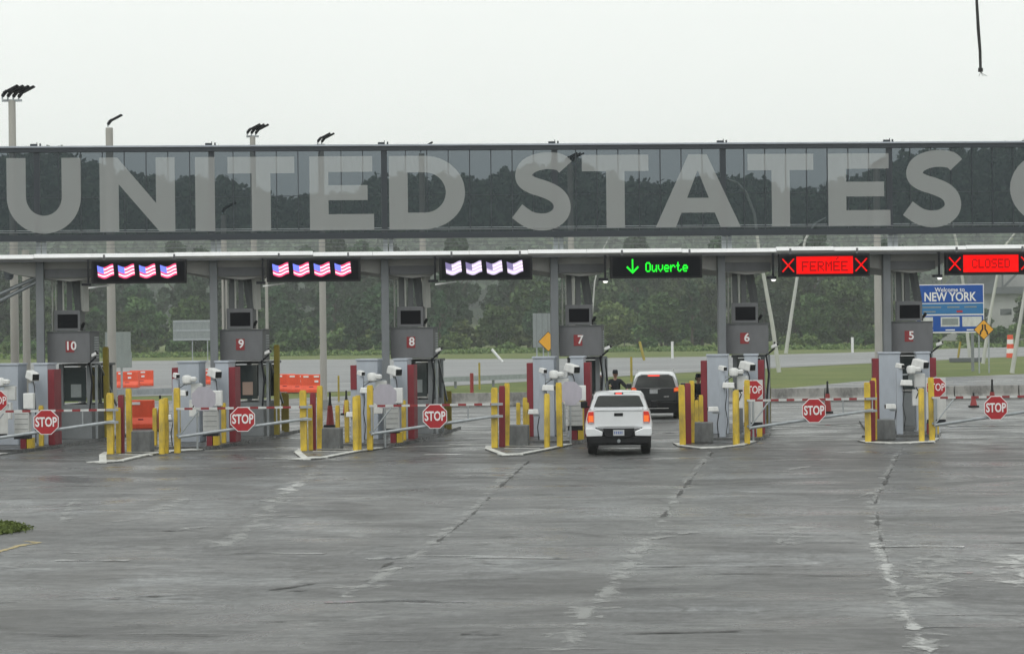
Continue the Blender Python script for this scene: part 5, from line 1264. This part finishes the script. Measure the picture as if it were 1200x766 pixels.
for (kind, z, row), L in cnt.items():
    L.sort(key=lambda q: q[0]); m_ = len(L)
    for j, (px, o) in enumerate(L):
        what = ('verge bush' if row == 'verge' else 'tall bush under the trees') if kind == 'bush' else f'tree in the {row}'
        pos = '' if m_ == 1 else (', left one' if j == 0 and m_ == 2 else ', right one' if m_ == 2 else f', {["leftmost", "second", "third", "fourth", "fifth", "sixth", "seventh"][j]} of {m_}')
        o['label'] = f'{tone[kind]} {what} {z}{pos}'; o['category'] = 'bush' if kind == 'bush' else 'tree'; o['group'] = 'bushes along the verge' if kind == 'bush' else 'trees beyond the highway'

# far wooded hill
def hill_h(px):  # height in metres at 900 m
    return 58 + 5 * math.sin(px * .011 + 1.0) + 3 * math.sin(px * .031) + 8 * math.exp(-((px - 40) / 190) ** 2) + 11 * math.exp(-((px - 1230) / 210) ** 2)
hb = MB(); cols_ = []
for k in range(60):
    px = -500 + k * 2200 / 59; r_ = []
    for j, (dep, f_) in enumerate(((900, 0), (1020, .25), (1180, .62), (1380, .92), (1540, 1.0), (1900, .85))):
        p = far_at(px, dep, 0); r_.append((p.x, p.y, hill_h(px) * 1.36 * f_ - .3))
    cols_.append(r_)
vs = [v for r_ in cols_ for v in r_]; fs = [(k * 6 + j, (k + 1) * 6 + j, (k + 1) * 6 + j + 1, k * 6 + j + 1) for k in range(59) for j in range(5)]
hb._add(vs, fs).build('hill', 'grass', smooth=True, kind='structure')
CC = []; SS = []
for k in range(2600):
    px = rng.uniform(-250, 1450); dep = rng.uniform(920, 1545); f_ = np.interp(dep, (900, 1020, 1180, 1380, 1540), (0, .25, .62, .92, 1.0))
    p = far_at(px, dep, 0); z0 = hill_h(px) * 1.36 * f_; hh = rng.uniform(10, 22); w_ = rng.uniform(10, 16)
    m_ = 70; q = rng.normal(size=(m_, 3)); q /= np.linalg.norm(q, axis=1)[:, None]; q *= rng.uniform(.55, 1, size=(m_, 1)); q[:, 2] = np.abs(q[:, 2]) if rng.random() < .5 else q[:, 2]
    c = np.array([p.x, p.y, z0 + hh * .55]) + q * np.array([w_ / 2, w_ / 2, hh * .5]); CC.append(c); SS.append(rng.uniform(1.1, 2.1, m_))
V, F = leaf_quads(np.concatenate(CC), np.concatenate(SS))
np_mesh('forest', V, F, 'leaffar', kind='stuff', label='hazy wooded hillside beyond the trees')

V, F = leaf_quads(*GT); np_mesh('grass_tufts', V, F, 'grass', kind='stuff', label='ragged tufts of grass at the left edge of the plaza')
# roadside grass tufts in front of the trees
CC = []; SS = []
for k in range(9000):
    px = rng.uniform(-40, 1260); yb = float(np.interp(px, [t_[0] for t_ in top], [t_[1] for t_ in top])); dep = 9520 / (yb - 389 + .012 * (px - 600)) if False else rng.uniform(372, 405)
    p = far_at(px, dep, 0); m_ = 5; q = rng.normal(size=(m_, 3)) * np.array([.6, .6, .18]); CC.append(np.array([p.x, p.y, .22]) + q); SS.append(rng.uniform(.08, .24, m_))
V, F = leaf_quads(np.concatenate(CC), np.concatenate(SS))
np_mesh('tall_grass', V, F, 'leaflight', kind='stuff', label='uneven tall grass and weeds between the highway and the trees')

# ---------------------------------------------------------------- haze
m = bpy.data.materials.new('haze_air'); m.use_nodes = True; n = m.node_tree; n.nodes.clear(); o_ = n.nodes.new('ShaderNodeOutputMaterial'); pv = n.nodes.new('ShaderNodeVolumePrincipled')
pv.inputs['Color'].default_value = (.97, 1.0, 1.0, 1); pv.inputs['Density'].default_value = .00035; pv.inputs['Color'].default_value = (.94, 1.0, .98, 1); pv.inputs['Anisotropy'].default_value = .1
n.links.new(pv.outputs[0], o_.inputs['Volume'])
hz = MB().box((0, 1300, 64), (3200, 2900, 134)); hz.build('haze', m, kind='stuff', label='pale damp air over the whole plaza')
